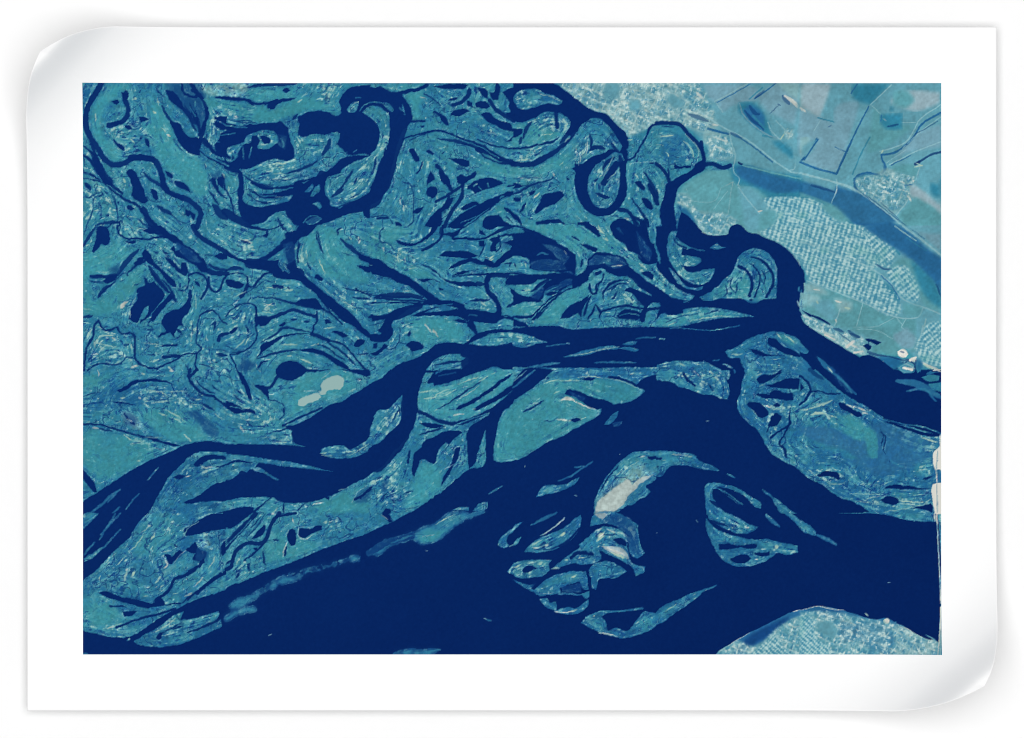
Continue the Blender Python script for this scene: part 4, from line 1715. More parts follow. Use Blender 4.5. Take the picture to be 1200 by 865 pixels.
w10 370,265 405,265
w7 350,230 400,250
K 270,200 420,230 400,280 320,250
D 500,315 560,320 640,345 740,375 852,395 852,405 760,400 660,370 560,335
T6 500,300 640,330 740,345 850,385
c10 730,405 780,425 830,435
T 600,400 680,410 690,440 620,450
c5 620,400 680,420
T 700,460 800,480 740,500
c6 740,480 790,490
K 600,390 800,450 780,510 680,450
t14 540,550 620,590
T 690,580 790,560 780,640 700,630
c5 720,590 760,570
w6 720,610 750,600
K 690,570 780,560 780,640 700,630
d7 490,460 500,400 480,360
d6 500,480 540,560
d16 740,660 790,645
D 500,710 550,695 640,700 720,712 790,715 720,722 600,720
c5 480,700 560,670
T 540,740 800,740 800,760 540,760
c5 300,750 480,750
c6 680,755 760,755
c8 380,790 480,760 520,765
c10 600,790 740,800
c6 740,800 790,780
D 480,785 520,765 590,780 600,800 560,815 500,800
K 420,760 790,770 780,810 440,800
c8 500,860 620,840 760,810
D 620,850 700,830 790,805 800,830 795,865 700,865
c6 340,790 420,800
c5 450,850 480,870
W 805,510 830,480 852,460 852,610 830,600 815,610 800,570
W 795,690 830,680 852,680 852,870 810,870 798,800
w12 845,400 845,470
S 830,615 852,605 852,670 835,675
w8 820,600 825,690
B 740,55 800,35 840,45 825,75 770,75
B 785,90 852,85 852,140 800,110
c4 760,50 830,45
t10 640,110 740,110 820,190
B 590,0 700,0 680,20 620,15
w10 620,0 680,5
T 700,0 730,0 710,20
w10 800,5 850,0
B 760,15 850,10 850,35 780,30
D 0,610 50,650 140,700 240,770 340,805 420,860 0,870
@ 97 601
D 0,0 400,0 300,130 180,240 80,350 0,415
B 0,100 60,40 100,0 20,0 0,20
T 0,90 40,50 90,0 30,0
t12 140,100 180,40 200,0
t10 110,130 160,75 230,0
t6 100,160 130,120
t8 30,260 130,205 180,150 230,95
t10 10,250 50,200 75,175
T 10,270 60,245 110,210 130,205 60,270 15,290
B 0,415 100,340 240,210 400,0 870,0 870,350 600,550 430,560 300,520 100,470 0,500
T 380,30 640,0 600,150 420,260 300,250
T 200,430 300,400 440,460 400,500 250,480
T 560,300 640,230 700,280 600,360 560,440 660,380 800,220 870,190 870,300 700,450 580,480 540,400
D 610,100 690,50 760,10 820,0 870,0 870,95 760,110 690,130 620,140
c5 600,150 640,90 700,50
K 540,40 640,80 620,150 540,110
K 680,150 770,150 780,210 690,200
P 690,160 750,145 775,190 740,210 700,190
c8 275,235 330,185 370,125
c8 350,125 410,70
w10 395,70 410,78
c12 410,160 440,120
c6 205,315 250,270
w16 265,345 275,335
c18 250,410 270,350
c16 295,380 315,350
c12 440,420 475,380
c10 465,440 490,435
c6 370,500 400,498
D 495,250 520,250 540,260 580,220 605,235 580,270 545,295 540,310 520,305 510,280
w10 485,260 510,310 490,335
w5 550,300 600,240 680,190
w6 470,235 540,230
D 620,220 680,170 700,210 750,240 730,290 690,290 660,280 680,240 640,235
M 690,200 760,240 740,280 680,290
D20 730,290 680,340 620,375 550,400 535,440 510,475 440,525
T 550,420 640,390 700,330 690,400 580,450
D12 555,190 565,200
d18 640,350 700,320
c9 760,335 790,290 800,255
w10 670,440 700,415 725,385
D 830,210 860,165 870,165 870,230 840,255
d16 870,350 780,410 680,480 600,540
D24 870,350 760,420 690,480
w12 620,500 660,480
d10 630,530 670,490
c7 545,485 575,480
T5 610,550 720,520 870,460
T 720,470 800,420 870,390 870,440
D 90,480 140,470 220,500 330,520 430,540 480,510 600,540 560,560 440,580 390,575 260,540 160,510
D 440,525 480,500 470,540
T 0,510 80,495 150,515 240,560 260,600 210,650 120,700 0,690
G 40,540 200,560 220,620 100,680 30,640
B 150,520 260,550 380,570 460,560 600,545 470,590 300,620 240,600
T 480,510 580,500 600,530 500,550
D 240,590 330,590 300,615 250,625
D12 165,560 250,560
T 180,720 230,680 400,640 480,620 380,690 290,740 200,740
B 0,690 150,720 300,640 480,590 600,560 480,625 380,690 290,740 180,740 80,720 0,705
T 260,690 400,650 360,700 280,735
D14 200,690 300,650 440,610 560,575
c8 125,700 190,680 240,660
w8 150,695 190,682
t6 250,660 420,600 580,545
D 0,705 80,725 180,745 270,745 380,690 480,620 600,560 660,530 870,460 870,870 0,870
T 310,770 400,720 480,670 560,610 610,590 590,640 640,640 720,620 820,590 820,620 700,690 600,700 540,760 500,800 400,800 340,790
B 310,775 400,720 600,690 760,650 870,625 870,650 760,720 640,770 560,795 420,800
c9 430,720 520,670 560,630
c7 520,650 560,650
D 440,745 470,715 490,715 470,760 450,762
d10 490,720 600,655
d16 550,695 605,680
d16 630,720 720,690 870,615
K 440,640 600,600 580,720 440,740
K 600,640 820,600 800,640 620,680
T 520,720 640,720 720,700 600,780 520,790
t5 270,765 285,755
c7 105,375 105,410
t20 0,850 30,850
@ 265 601
T 0,0 870,0 870,115 700,170 520,240 380,300 240,350 100,410 0,455
G 200,120 500,150 560,210 380,280 240,300
D 0,0 160,0 80,60 30,90 0,90
D26 180,0 120,70 40,160 0,210
d14 0,180 60,110 120,50
d8 240,0 180,90 120,150
d10 210,20 150,90
T5 150,40 60,140 0,200
D 145,160 190,110 230,65 240,80 220,130 180,150
D24 320,0 270,70 250,140 220,180 130,180 70,220 40,270 30,320 0,340
D18 420,0 360,10 300,20
D12 220,190 170,240 110,285
D 160,210 190,205 180,230
D 110,285 130,270 120,290
d14 280,160 320,160
d14 220,230 230,280 240,310
w14 275,0 290,5
D 375,110 400,95 418,105 420,190 390,195 372,160
D 440,90 520,90 550,70 580,75 580,100 520,120 470,150 440,135
w6 435,85 440,140 470,155 530,125
w5 360,130 375,100
w7 345,260 350,220 370,170
D14 357,250 362,210
D16 137,310 140,340
c5 130,360 145,355
K 580,20 700,30 700,100 620,110
c12 590,60 610,50
c8 625,115 640,100
d12 680,20 690,40
c6 660,70 690,80
w8 405,30 412,60
K 40,270 160,280 140,380 60,400
d16 60,390 80,365
d12 0,310 30,280
T5 0,455 120,400 240,350
D 0,457 100,412 240,352 380,302 520,242 700,172 870,117 870,870 0,870
E 20,560 80,515 140,510 190,465 200,490 150,530 60,570
E 30,560 90,520 170,490 80,550
E 260,455 290,410 310,430 290,455
E 265,450 290,420 300,440
E 310,410 340,385 400,390 460,365 440,400 380,415 320,420
E 350,400 400,395 380,412
t10 230,470 240,460
t16 480,360 500,340
t8 490,350 520,350
E14 650,310 660,300
t14 680,290 700,285
E26 760,275 800,270
t10 760,270 790,275
t20 850,240 870,235
e44 0,620 60,560 200,480 320,400 500,345 700,290 870,235
E24 0,635 60,600 170,575
t12 0,640 40,620
w6 255,735 275,728
@ 433 601
D 0,115 130,55 240,0 870,0 870,870 0,870
T 0,0 60,0 100,40 120,50 60,85 0,115
T 125,0 230,0 140,50
D 70,0 110,0 140,50 120,55
w5 70,10 110,40
E 260,140 330,85 390,75 430,40 480,0 600,0 560,50 500,80 460,120 400,165 330,185 290,180
G 280,140 350,95 420,100 480,90 400,160 320,180
T 400,80 480,20 580,0 500,70
c5 400,70 450,35 510,10
P5 320,140 390,130
K 400,60 520,0 560,20 440,90
t24 560,35 620,10 690,-10
e60 0,250 120,180 280,130 480,60 690,-10
E 10,240 60,200 100,165 130,170 100,210 40,260
t10 20,250 100,190
M40 0,240 120,170 250,140
t10 130,180 200,155 260,135
t6 200,150 250,135
w3 340,226 352,224
w6 688,632 705,640
t4 700,640 735,648
E 140,856 200,830 280,822 350,825 410,822 370,850 350,865 140,870
t10 340,835 430,820
B 775,180 790,150 830,110 870,85 870,110 840,130 825,160 840,195 810,210 785,200
c6 840,200 870,185
B 830,350 870,300 870,370 845,360
@ 601 601
D 0,0 870,0 870,870 0,870
B 465,75 480,20 500,0 640,0 700,40 750,70 755,120 770,200 795,240 750,275 710,250 700,210 710,150 680,110 620,75 540,65 500,70
T 470,70 500,10 530,50 500,65
T 640,20 740,70 740,100 680,80
W 490,0 590,0 540,40 510,20
w10 710,100 720,102
t8 715,230 760,250
K 560,0 750,60 760,240 720,220
B 70,230 100,190 160,150 260,110 330,70 390,20 410,10 405,80 370,140 310,190 240,220 150,238
T 90,225 160,170 250,130 220,200 140,230
c8 120,185 175,160
w14 120,210 160,205
w20 195,195 210,190
D10 180,205 185,200
c12 290,135 315,120
K 90,180 250,120 240,210 110,230
c7 165,135 230,95 300,35
t8 110,70 180,40 260,0
D12 400,90 330,170 280,200
T6 300,170 400,70
B 0,80 60,50 0,110
T 0,190 30,150 50,140 30,180 0,195
c6 0,190 25,170
B 0,300 60,285 160,280 235,282 215,310 220,340 170,380 80,390 20,385 0,360
c12 5,325 40,320
c18 150,305 190,295
w6 200,285 225,285
D 75,335 100,315 140,325 120,345 80,360 60,355
M 120,320 150,330 120,360
T 150,290 210,290 200,330 150,320
K 0,290 220,285 210,330 30,380
B 230,335 300,280 380,220 450,150 520,90 580,85 640,100 690,150 690,200 700,260 720,300 800,320 790,350 740,380 720,330 640,280 560,240 520,220 530,270 470,310 380,300 300,320
T 400,190 520,100 620,90 680,160 560,160 480,240
D 600,160 640,145 680,165 685,200 650,190 620,180
D8 545,130 590,130 610,125
c16 500,170 550,110
w12 515,140 545,120
c8 590,110 620,120
W 530,200 600,200 650,205 690,250 700,280 640,260 580,230
T 600,250 680,270 700,300 660,290
K 490,100 620,110 600,180 510,190
D20 350,270 380,240 420,235 480,250
B 360,270 420,255 500,265 470,300 380,300
c7 310,285 330,283
c6 415,270 450,265
c8 240,330 280,328
w7 705,300 715,300
T 740,320 795,330 760,360 740,370
B 460,340 540,290 600,295 660,330 690,350 620,390 520,400 500,460 480,455 470,400
T 480,345 560,300 620,320 560,380 500,370
B 120,470 200,400 260,370 350,350 440,350 450,400 455,460 430,460 400,410 330,430 280,450 290,480 230,490 150,495
T 180,430 260,380 400,355 380,400 280,430 200,460
c12 350,385 375,380
K 150,460 270,440 240,490 160,490
w4 160,490 240,480
B 0,400 60,420 110,430 140,420 110,450 160,490 100,465 40,430
d8 110,440 150,415
t7 270,487 340,485 410,492
T 410,490 455,470 460,500 440,515
B 160,515 210,515 220,540 260,535 265,590 210,570 180,545
T 165,520 200,520 210,550
B 250,595 320,565 380,570 450,520 455,550 400,600 340,610 280,605
c7 260,597 320,600 370,590
w5 265,597 310,602
B 410,660 450,620 530,592 640,585 720,575 780,570 720,582 640,595 560,605 530,625 550,640 570,710 620,690 690,710 740,650 790,595 870,605 870,670 760,730 660,752 560,730 480,700
T 480,640 540,650 550,700 490,690
T 740,680 800,610 870,620 870,660 760,720
t5 440,625 520,595 640,588 780,570
w6 485,618 490,622
c6 515,720 570,728 630,745
K 580,700 680,710 660,740 580,725
t6 700,735 790,715 870,670
@ 769 601
D 0,0 870,0 870,870 0,870
B 300,0 430,0 480,20 550,60 610,85 590,105 540,125 480,120 420,100 370,70 330,50
B 300,30 330,70 390,110 460,130 530,150 600,160 660,155 740,175 850,195 855,235 780,250 730,240 690,270 600,310 530,320 470,318 400,280 360,230 330,170 300,90
T 310,0 420,0 470,40 420,60
T 480,30 600,85 540,115 480,100
T 340,80 440,140 540,170 420,170 350,150
d16 310,40 370,60 430,80
D20 400,105 470,125 560,150
w8 530,82 560,85
c8 495,95 515,110
c5 450,85 470,95
K 450,40 580,70 540,115 450,100
c5 365,165 410,165
D 370,185 430,180 500,195 580,185 610,190 600,215 550,215 500,205 450,215 380,220
D 440,275 500,250 540,250 570,270 540,295 480,300 455,290
D 590,235 640,240 685,230 680,255 620,260 590,245
T5 390,230 500,230 600,215
t8 390,240 440,245 540,230
T 550,250 620,270 680,260 620,290
w8 590,280 610,280
c8 650,205 685,200
c22 720,205 730,200
T 620,170 700,180 700,220 640,210
T 750,200 840,205 840,235 770,240
B 770,0 810,0 870,60 870,95 830,50
t5 800,10 850,50
t20 660,10 700,50 740,80
w4 240,45 250,55
w2 0,118 4,118
B 0,670 0,600 60,545 130,520 210,480 280,465 260,495 180,555 90,620 30,660
T 0,650 0,610 80,560 120,560 60,620
c5 60,590 120,545
w6 220,495 235,485
t10 240,480 300,460 360,435
S 355,855 430,800 520,740 620,690 720,640 800,600 870,580 870,870 355,870
u 355,855 420,800 500,770 540,790 600,800 720,700 760,670 870,620 870,870 355,870
M 440,860 530,760 620,700 740,645 800,620 780,660 680,740 560,810 500,870
P 600,810 720,720 780,670 870,620 870,870 540,870
H 600,820 720,720 780,670 870,650 870,870 540,870
U 700,720 800,660 870,620 870,870 840,870
w4 360,850 450,785 560,720
w6 820,595 870,580
w6 830,685 870,680
c6 485,790 520,790
S4 800,870 840,690
@ 937 601
D 0,0 830,0 850,300 850,450 830,780 0,580
D 0,580 420,620 830,770 830,0 0,0
B 460,0 800,0 825,50 740,50 640,40 560,20
T 540,0 760,10 740,40 640,30
B 0,40 50,70 100,110 90,135 40,120 0,90
T 0,50 80,110 0,80
t20 100,130 160,155 220,190
S 0,585 100,560 240,580 310,600 460,640 520,630 580,660 700,710 820,770 820,870 0,870
U 0,600 100,590 240,600 310,620 480,650 580,670 700,720 830,780 830,870 0,870
P 580,680 700,720 820,780 820,870 560,870
H 0,620 70,620 110,760 180,800 160,870 0,870
S 330,650 480,660 550,720 540,860 460,830 350,760
M 90,590 250,600 270,640 160,630
M 240,640 360,680 350,750 260,780 230,710
M 540,700 570,760 540,830
A 110,660 160,650 215,690 215,750 140,730 100,690
w6 0,585 60,570 110,560 180,575 270,585
c30 510,645 530,660
w26 520,640 530,655
S 540,660 580,650 590,690 560,700
R7 360,650 350,740 270,810 200,850
R6 100,620 180,650 230,680
w7 590,680 640,695 720,735 820,775
D 590,655 700,700 800,760 780,760 640,690
c8 390,600 410,620
c14 280,630 295,625
c10 490,790 500,795
P8 846,0 850,250
D4 840,50 848,100
W8 824,0 832,200 841,400 846,540
W8 847,560 841,700 822,868
P8 836,870 850,720
w16 805,0 815,45
w4 530,415 545,418
@ 220 97 130
P 60,20 420,20 440,90 300,110 160,90
G 110,130 240,130 420,170 540,180 620,220 760,200 840,160 860,230 780,270 700,310 540,310 440,300 280,200 150,200
G 460,60 640,60 840,40 840,110 640,130 540,150 470,100
K 60,20 420,20 440,90 160,90
D 210,110 300,110 420,125 480,130 530,165 515,185 450,150 340,140 250,130
d9 530,165 590,165 620,180
D 620,180 640,150 700,130 830,130 770,145 690,170 680,200 640,215 650,190
D 735,65 770,45 805,60 770,80
d14 480,40 540,20 640,15
K 140,180 480,230 500,300 360,290
w9 360,265 400,270
w7 360,280 390,280
T 160,280 200,260 220,340 260,400 240,480 200,500 170,460 150,380
D 200,260 260,280 330,330 420,350 500,330 620,315 720,320 780,340 790,420 830,520 830,580 780,605 700,600 650,580 580,610 500,660 350,665 310,640 330,600 290,580 240,550 210,490 240,450 250,400 300,400 380,400 330,380 230,360 210,330 180,320 230,310
D 260,400 380,390 440,420 380,470 300,520 290,580 230,540 205,480 240,470
T 310,520 360,490 440,460 450,430 490,400 560,380 620,370 690,400 710,450 690,480 640,510 560,520 545,510 560,440 540,410 500,420 500,460 440,490 440,520 400,540 390,580 340,620 320,620 340,590 310,560
D 500,415 540,415 560,450 540,500 510,520 500,470
D 565,420 610,415 650,450 640,480 590,480 575,450
D 350,560 370,590 340,610
D 440,480 500,470 510,530 480,600 400,630 390,580
K 310,520 700,380 700,500 340,620
M 700,400 770,420 760,520 720,500
t7 720,430 750,480 740,510
t5 430,500 440,600
t6 500,500 480,590
T8 240,410 330,405 370,395
T6 200,430 240,425
T6 260,385 300,375
T7 215,465 250,465
T6 220,350 250,360
c4 180,425 215,440
D26 130,440 190,520 260,575
D 0,430 90,430 110,480 80,550 0,550
B 90,520 150,515 220,590 200,600
T8 100,520 160,530 210,580
T10 130,545 220,600 320,650
D14 150,580 230,620 330,670
D34 345,670 405,700 420,760 400,870
d12 380,300 470,300 540,315
T8 200,290 360,345 460,350
c7 690,630 760,630
c7 700,660 760,655
c8 660,715 745,715
c8 665,750 735,750
c7 770,748 810,740
d10 760,710 860,690
d18 500,770 560,810 660,830 800,800
K 560,600 860,600 860,780 500,760
d5 130,635 155,680
w3 135,630 140,640
D 185,740 265,730 280,830 240,800 250,860 215,820
T10 225,760 235,800
w8 275,710 290,725
c8 320,810 325,845
c5 175,710 190,745
M 180,720 260,680 260,740 200,750
d14 20,160 40,230
d16 60,200 80,330
d14 30,240 100,370
T7 60,150 70,230
T6 20,190 60,270
D22 40,60 110,130 150,210 130,330 90,410
D10 0,90 40,110 80,100
B 720,290 860,250 860,350 800,360
D8 780,330 800,300 760,310
d20 820,290 860,250
@ 97 170 130
P5 10,180 50,190
d20 0,90 60,120 100,180
d12 0,220 80,240 150,290
d12 0,265 100,275 160,300
D44 100,110 160,220 220,290
D26 70,0 100,80 160,190
T6 190,310 300,390
D8 20,400 60,415 110,380 155,378 150,400 95,415 85,460 75,540 30,640 15,700
D 25,310 60,325 55,350 35,330
D 125,445 145,450 140,475 128,470
D8 145,470 150,560
D 180,540 205,530 210,560 190,565
D 270,440 290,440 285,465
D 350,480 380,470 405,490 385,510 358,500
d10 220,380 260,470 275,530 295,600
c7 110,320 160,330
c5 205,410 230,480
c8 310,270 335,295
K 180,400 240,400 250,600 180,620
K 330,540 520,560 500,680 330,690
c8 350,555 420,565
c7 360,620 400,660
c10 345,650 365,665
c6 420,650 500,655
d10 420,570 500,640 560,680
d6 360,610 380,640
d10 370,645 385,660
D 500,640 560,660 610,690 580,695 520,670
D9 280,610 295,640 275,690 340,720 430,735 560,725 650,705
D 110,640 160,630 205,670 210,760 180,780 150,760 130,800 85,850 95,780 110,720
D10 195,650 230,610 290,600
D8 110,640 60,720 15,790
D 330,745 420,755 400,770 350,765
d6 590,610 640,640 640,690
@ 270 190 130
D 160,150 230,185 330,205 450,190 560,170 640,130 720,90 740,120 740,240 770,290 790,380 700,420 560,470 500,470 440,420 430,380 360,390 290,440 180,490 110,460 75,380 90,300 130,330 230,350 340,325 460,300 490,260 440,280 340,285 240,270 160,235 250,250 350,240 480,205 300,215 210,205
T6 170,180 250,215 370,220 490,200
T6 160,215 260,265 360,260
T12 140,270 200,310 260,335 330,330 420,310
B 340,290 420,270 490,260 450,300 350,310
c4 350,270 440,278
T8 340,215 420,215
B 580,230 640,170 650,190 610,235
T 625,265 660,200 690,175 700,210 670,250 635,272
T 640,325 690,315 715,350 700,365 670,345
T7 570,475 600,435 650,420 710,440
M 590,470 650,430 700,445 640,480
T 185,490 280,460 330,410 380,390 400,420 390,480 310,525 220,510
K 320,390 500,400 500,560 440,560 380,480
D10 110,480 200,510 305,525 420,480
D7 305,525 285,580
D 250,570 300,560 285,590
d20 370,430 400,500 440,540
T 440,470 480,460 490,520 470,550 440,540
D14 430,560 490,570 500,540
d10 670,540 680,620 710,690
d12 535,620 520,700 530,790
c6 570,640 550,740
c6 690,760 730,850
d10 600,790 625,840
K 500,620 600,640 580,860 520,830
D9 850,520 835,535 845,550
T8 400,740 380,790 410,850
t6 440,640 415,760 440,820
M 410,640 490,620 500,760 440,800
@ 520 170 130
D 40,100 110,110 195,135 200,155 160,170 100,145
T 170,300 240,260 330,240 430,260 560,320 420,400 250,460 160,440
D 100,260 130,235 175,245 250,205 255,230 200,270 170,300 120,300
D 190,320 240,280 340,255 420,270 460,300 400,330 310,350 240,380 220,350 180,345
T7 270,320 290,345
T9 340,300 350,325
t8 230,320 260,300
D14 500,320 610,318
D 130,500 180,460 260,440 280,455 200,500 150,510
T6 160,520 250,470
D 50,620 130,560 240,490 360,420 430,400 440,430 330,510 200,600 110,650 55,650
D10 50,700 180,630 330,520 470,410 560,380 700,310 830,265
D10 610,320 660,320
D 460,380 520,360 540,380 480,410
T5 130,610 250,560
D 545,415 600,415 590,440 550,435
d14 640,450 600,510
D 665,385 715,350 700,385 675,398
c9 705,415 745,380
D 705,530 740,460 790,400 870,360 870,460 800,480 740,500
D 475,490 510,500 600,590 590,605 540,570
d10 470,550 540,610
D 305,600 330,560 370,545 430,550 480,610 520,630 420,640 350,660 310,640
D14 75,735 150,725 330,725 420,670 520,635 600,640 700,680 870,750
d10 480,700 580,700 720,745
D 270,670 300,660 320,700 290,695
D 275,745 310,745 310,790 280,795
D 390,720 440,710 430,750 385,755
D 365,790 400,770 410,830 370,830
D14 20,700 75,720
G 480,560 470,480 400,470 380,520
G 230,110 460,160 700,170 800,130 860,140 780,230 600,240 420,230 300,170
c9 630,110 680,115
c6 640,265 760,260
d7 660,265 750,260
c5 590,275 670,270
d6 610,240 690,243
c4 575,190 610,195
K 560,240 860,220 860,290 600,280
D 735,605 760,595 870,590 870,605 760,615
c4 400,490 410,500
@ 550 250 130
D12 270,165 400,175 520,200 560,220
D 260,230 330,210 440,200 560,210 680,240 800,300 830,360 825,480 780,450 700,460 600,450 470,435 480,370 440,350 340,330 290,350 230,410 170,420 100,390 130,360 200,390 250,330 320,280 290,240
T 270,300 330,260 300,240 260,270
M 480,380 560,360 720,380 760,440 600,445 480,430
M 560,240 680,260 780,340 740,400 640,300
t8 530,325 570,310 610,320
w5 740,295 755,320
D 150,200 230,180 240,210 200,250
D 165,270 200,250 205,290 175,300
D10 210,300 240,260 240,220
c14 150,360 190,330
d12 120,350 140,350
T 240,400 320,345 400,340 460,360 470,430 540,450 680,460 540,475 300,475
d12 270,395 320,390 310,420
d12 340,390 360,420
c10 420,370 445,420
D10 820,320 825,490
D 280,555 300,500 420,480 540,480 540,510 480,550 400,560
D16 0,480 100,475 340,470 540,485 680,475 800,495
D30 0,360 80,385 170,405
D26 140,500 130,570 150,630 210,690 235,790
D 310,580 350,600 400,640 470,650 530,610 600,540 700,490 820,500 770,540 640,570 590,600 570,660 520,690 400,690 290,730 370,670 330,620
M 690,560 760,510 830,530 770,560
M 520,600 560,560 580,600 540,670 480,650
D16 510,590 560,540 620,510
T8 590,610 690,575
D 595,630 660,610 690,620 620,645
D12 870,560 720,620 600,740 530,820
d16 550,740 640,660 720,620
G5 560,770 700,650
D10 260,800 460,810 530,770
c18 430,600 480,600
c10 420,590 440,610
K 390,560 500,560 490,640 430,640
K 380,720 560,700 500,800 400,790
c8 170,560 185,590
c12 90,690 130,720
K 0,680 200,680 200,760 0,740
D 0,750 100,770 200,770 240,700 250,800 220,850 100,850 0,840
t6 0,790 60,800
d10 10,680 120,675
D14 540,80 620,60 690,55 740,85
d14 760,170 850,210
d6 650,135 710,150
G 440,100 560,130 760,200 860,230 860,120 740,100 600,90
G 560,830 720,640 860,570 860,640 740,740 700,840
D 720,810 780,730 860,690 860,720 800,770 810,800 760,820
@ 670 250 130
D 300,100 340,50 400,45 470,80 530,150 560,230 620,300 620,390 550,390 530,330 440,290 410,240 330,190
M 500,130 560,220 620,310 600,380 550,330
t6 560,260 610,300
M 340,120 370,110 400,170
D 60,75 110,65 190,140 215,185 180,170 120,120
D24 130,100 200,170
D 60,240 110,240 200,280 170,300 130,270
d18 0,180 60,210
d14 240,45 260,65
c16 200,95 230,150
c10 240,190 280,215
c12 420,40 440,45
K 160,80 260,100 560,330 680,420 600,430 380,240
c5 400,290 500,330
d8 440,320 520,380
D26 480,30 560,80 600,200 640,290
d16 430,0 520,90 560,160
d14 540,0 610,110
D 525,70 575,60 580,110 550,150
T 590,110 640,100 650,240 620,230
D 0,500 130,480 160,420 240,390 280,410 300,400 400,400 480,440 560,510 700,600 800,670 870,680 870,780 740,790 690,740 560,760 550,690 640,690 560,590 480,510 420,490 360,495 280,460 230,430 180,440 130,520 0,590
D50 150,450 220,400 320,440 440,470 560,570 760,730
M 115,410 150,340 250,330 380,350 430,400 330,430 250,395 180,400
D12 120,440 130,370 200,310 300,320 400,350 440,400
T 240,390 280,360 300,395
w9 310,415 390,405
T 130,510 180,440 240,440 260,480 200,560 190,630 150,560
D26 190,470 220,460
D14 250,480 230,530 190,560 190,620 150,620 130,570
d12 240,680 250,610 310,540 410,520 450,540
d10 270,610 330,570 400,550
d12 300,670 340,640
D 410,600 450,580 540,610 620,650 640,690 570,730 520,690 470,630
T7 440,510 510,570
t7 540,590 620,640
T 570,770 620,700 680,700 690,730 640,790
D26 550,830 560,770 620,745 720,745
d18 680,760 660,820
d14 215,800 230,770 330,735 440,725 550,760
d16 350,780 460,760 540,800
d14 400,820 520,830
D12 190,710 220,770
d16 150,650 110,730 90,800
d14 180,720 160,780 120,830
D 0,720 60,690 140,630 70,760 20,790 0,800
K 260,560 440,520 520,720 320,720
K 570,440 700,440 860,640 760,640
c8 680,520 720,540
c7 760,560 850,610
D 540,460 600,460 640,490 620,520
d16 720,550 740,570
@ 97 290 130
D 355,560 390,470 430,420 420,380 440,310 490,310 480,230 500,240 500,290 560,260 600,320 650,370 600,440 560,490 480,570 440,600 450,570 440,540 420,570
T 440,560 480,480 520,450 510,500 470,560
B 370,440 440,350 400,380 350,480 350,550
w8 370,500 375,545
w7 385,430 410,390
t16 310,330 340,420 330,500
w22 300,465 340,425
w10 330,440 355,420
d10 400,300 440,280
d9 480,220 490,270
d9 520,250 530,280
D14 520,585 620,480 700,380
d20 520,170 600,270 690,360
d8 580,300 640,350
c8 110,190 210,195
M 200,160 300,130 280,200 220,210
D12 70,225 170,225
D8 60,265 160,265
d8 290,270 330,250
D9 345,205 355,220
d24 400,130 470,90
D24 430,130 480,110
d14 585,690 650,670
d12 730,640 780,680
d12 700,640 720,700
M 550,630 600,610 600,640
c5 460,745 560,755
c5 570,770 620,765
@ 400 97 130
T 50,215 60,185 120,150 130,170 120,220 60,228
K 50,215 125,150 120,220
t4 110,120 150,120
T6 140,220 190,170 260,155 320,165
B 320,165 370,170 410,210 395,230 350,200
D14 170,205 230,180 300,190 360,230
T 160,230 230,200 310,210 370,260 375,330 370,440 350,520 290,640 260,740 200,840 60,860 0,800 0,690 120,610 220,570 280,490 300,400 270,310
K 220,240 370,280 360,480 280,500 310,400
K 20,700 260,560 330,520 250,780 60,850
d16 270,580 250,690
d14 345,510 330,590
d14 340,460 350,470
d22 90,680 40,760 0,820
d18 130,740 100,790
w6 340,490 360,480
t8 20,570 40,545
t5 90,545 120,525
t5 455,200 470,220
t4 490,245 500,250
D 40,600 160,580 0,680
@ 780 220 130
F 90,40 300,0 560,0 720,150 860,180 860,260 720,350 640,350 580,290 520,290 480,365 300,360 240,310 200,250 150,150 80,120
A 560,0 660,0 800,150 740,200 720,340 620,320 600,200
B 70,130 120,140 210,220 270,330 250,340 180,240 120,190 100,320 60,340
P 230,180 420,210 560,260 480,360 330,365 250,300
U 150,130 240,160 260,200 440,200 570,260 480,365 330,365 270,320 220,220
P 90,40 160,50 200,100 150,150 90,110
U 90,60 160,60 200,110 150,150 90,110
D 120,190 160,210 220,270 280,340 320,365 420,372 485,370 500,310 540,290 580,295 640,345 720,365 780,400 860,430 860,520 800,500 740,480 660,475 590,500 560,540 540,600 500,680 430,730 380,790 330,820 200,830 100,780 40,700 0,620 0,400 60,120 90,330 100,260
T 10,440 50,340 90,340 70,400 150,440 200,470 180,480 130,470 120,520 200,540 260,545 280,570 240,605 130,610 150,640 210,660 300,640 380,630 370,680 320,740 240,755 150,720 80,650 20,540
B 70,660 130,740 200,780 290,770 280,790 180,790 90,740 20,620
K 60,360 280,560 370,650 240,750 60,600
D14 60,400 90,440 160,470
T5 80,390 150,445 210,475 300,492
B 340,470 380,440 400,430 420,455 470,465 400,480
c4 380,445 410,450
D12 120,610 170,630 260,605
t6 185,670 300,650
B 540,600 570,530 620,490 700,475 770,490 830,550 860,620 860,865 300,865 380,800 450,740 500,690
T 560,600 600,510 700,485 780,520 820,600 700,640 600,620
G 340,830 450,740 540,650 640,700 660,865 340,865
T 660,780 740,680 850,640 860,760 780,860 680,865
D26 570,615 620,640 660,700 670,780 650,840
D20 670,540 730,560 790,610 835,690 830,770 780,850
D14 680,610 730,680 720,770 690,850
d10 740,640 770,690 760,760
d8 640,580 720,640
d10 460,750 470,830 440,860
d12 520,700 500,760 540,820
d12 560,740 540,830
K 360,700 660,640 640,865 380,865
R8 565,0 640,100 730,200
R5 510,0 500,100 480,220
R4 430,0 380,100 200,105
R4 480,30 370,170
w12 715,190 750,180
c10 280,345 315,360
@ 940 97 163
N 0,0 180,10 170,60 100,220 60,190 0,150
V 0,160 60,200 100,230 70,300 0,330
A 180,10 860,0 860,420 600,480 320,580 220,560 280,430 410,150 200,240 120,220
V 210,150 350,110 320,250 250,330 200,260
N 540,120 700,180 850,130 850,60 620,60
V 100,380 180,350 250,430 210,540 70,490
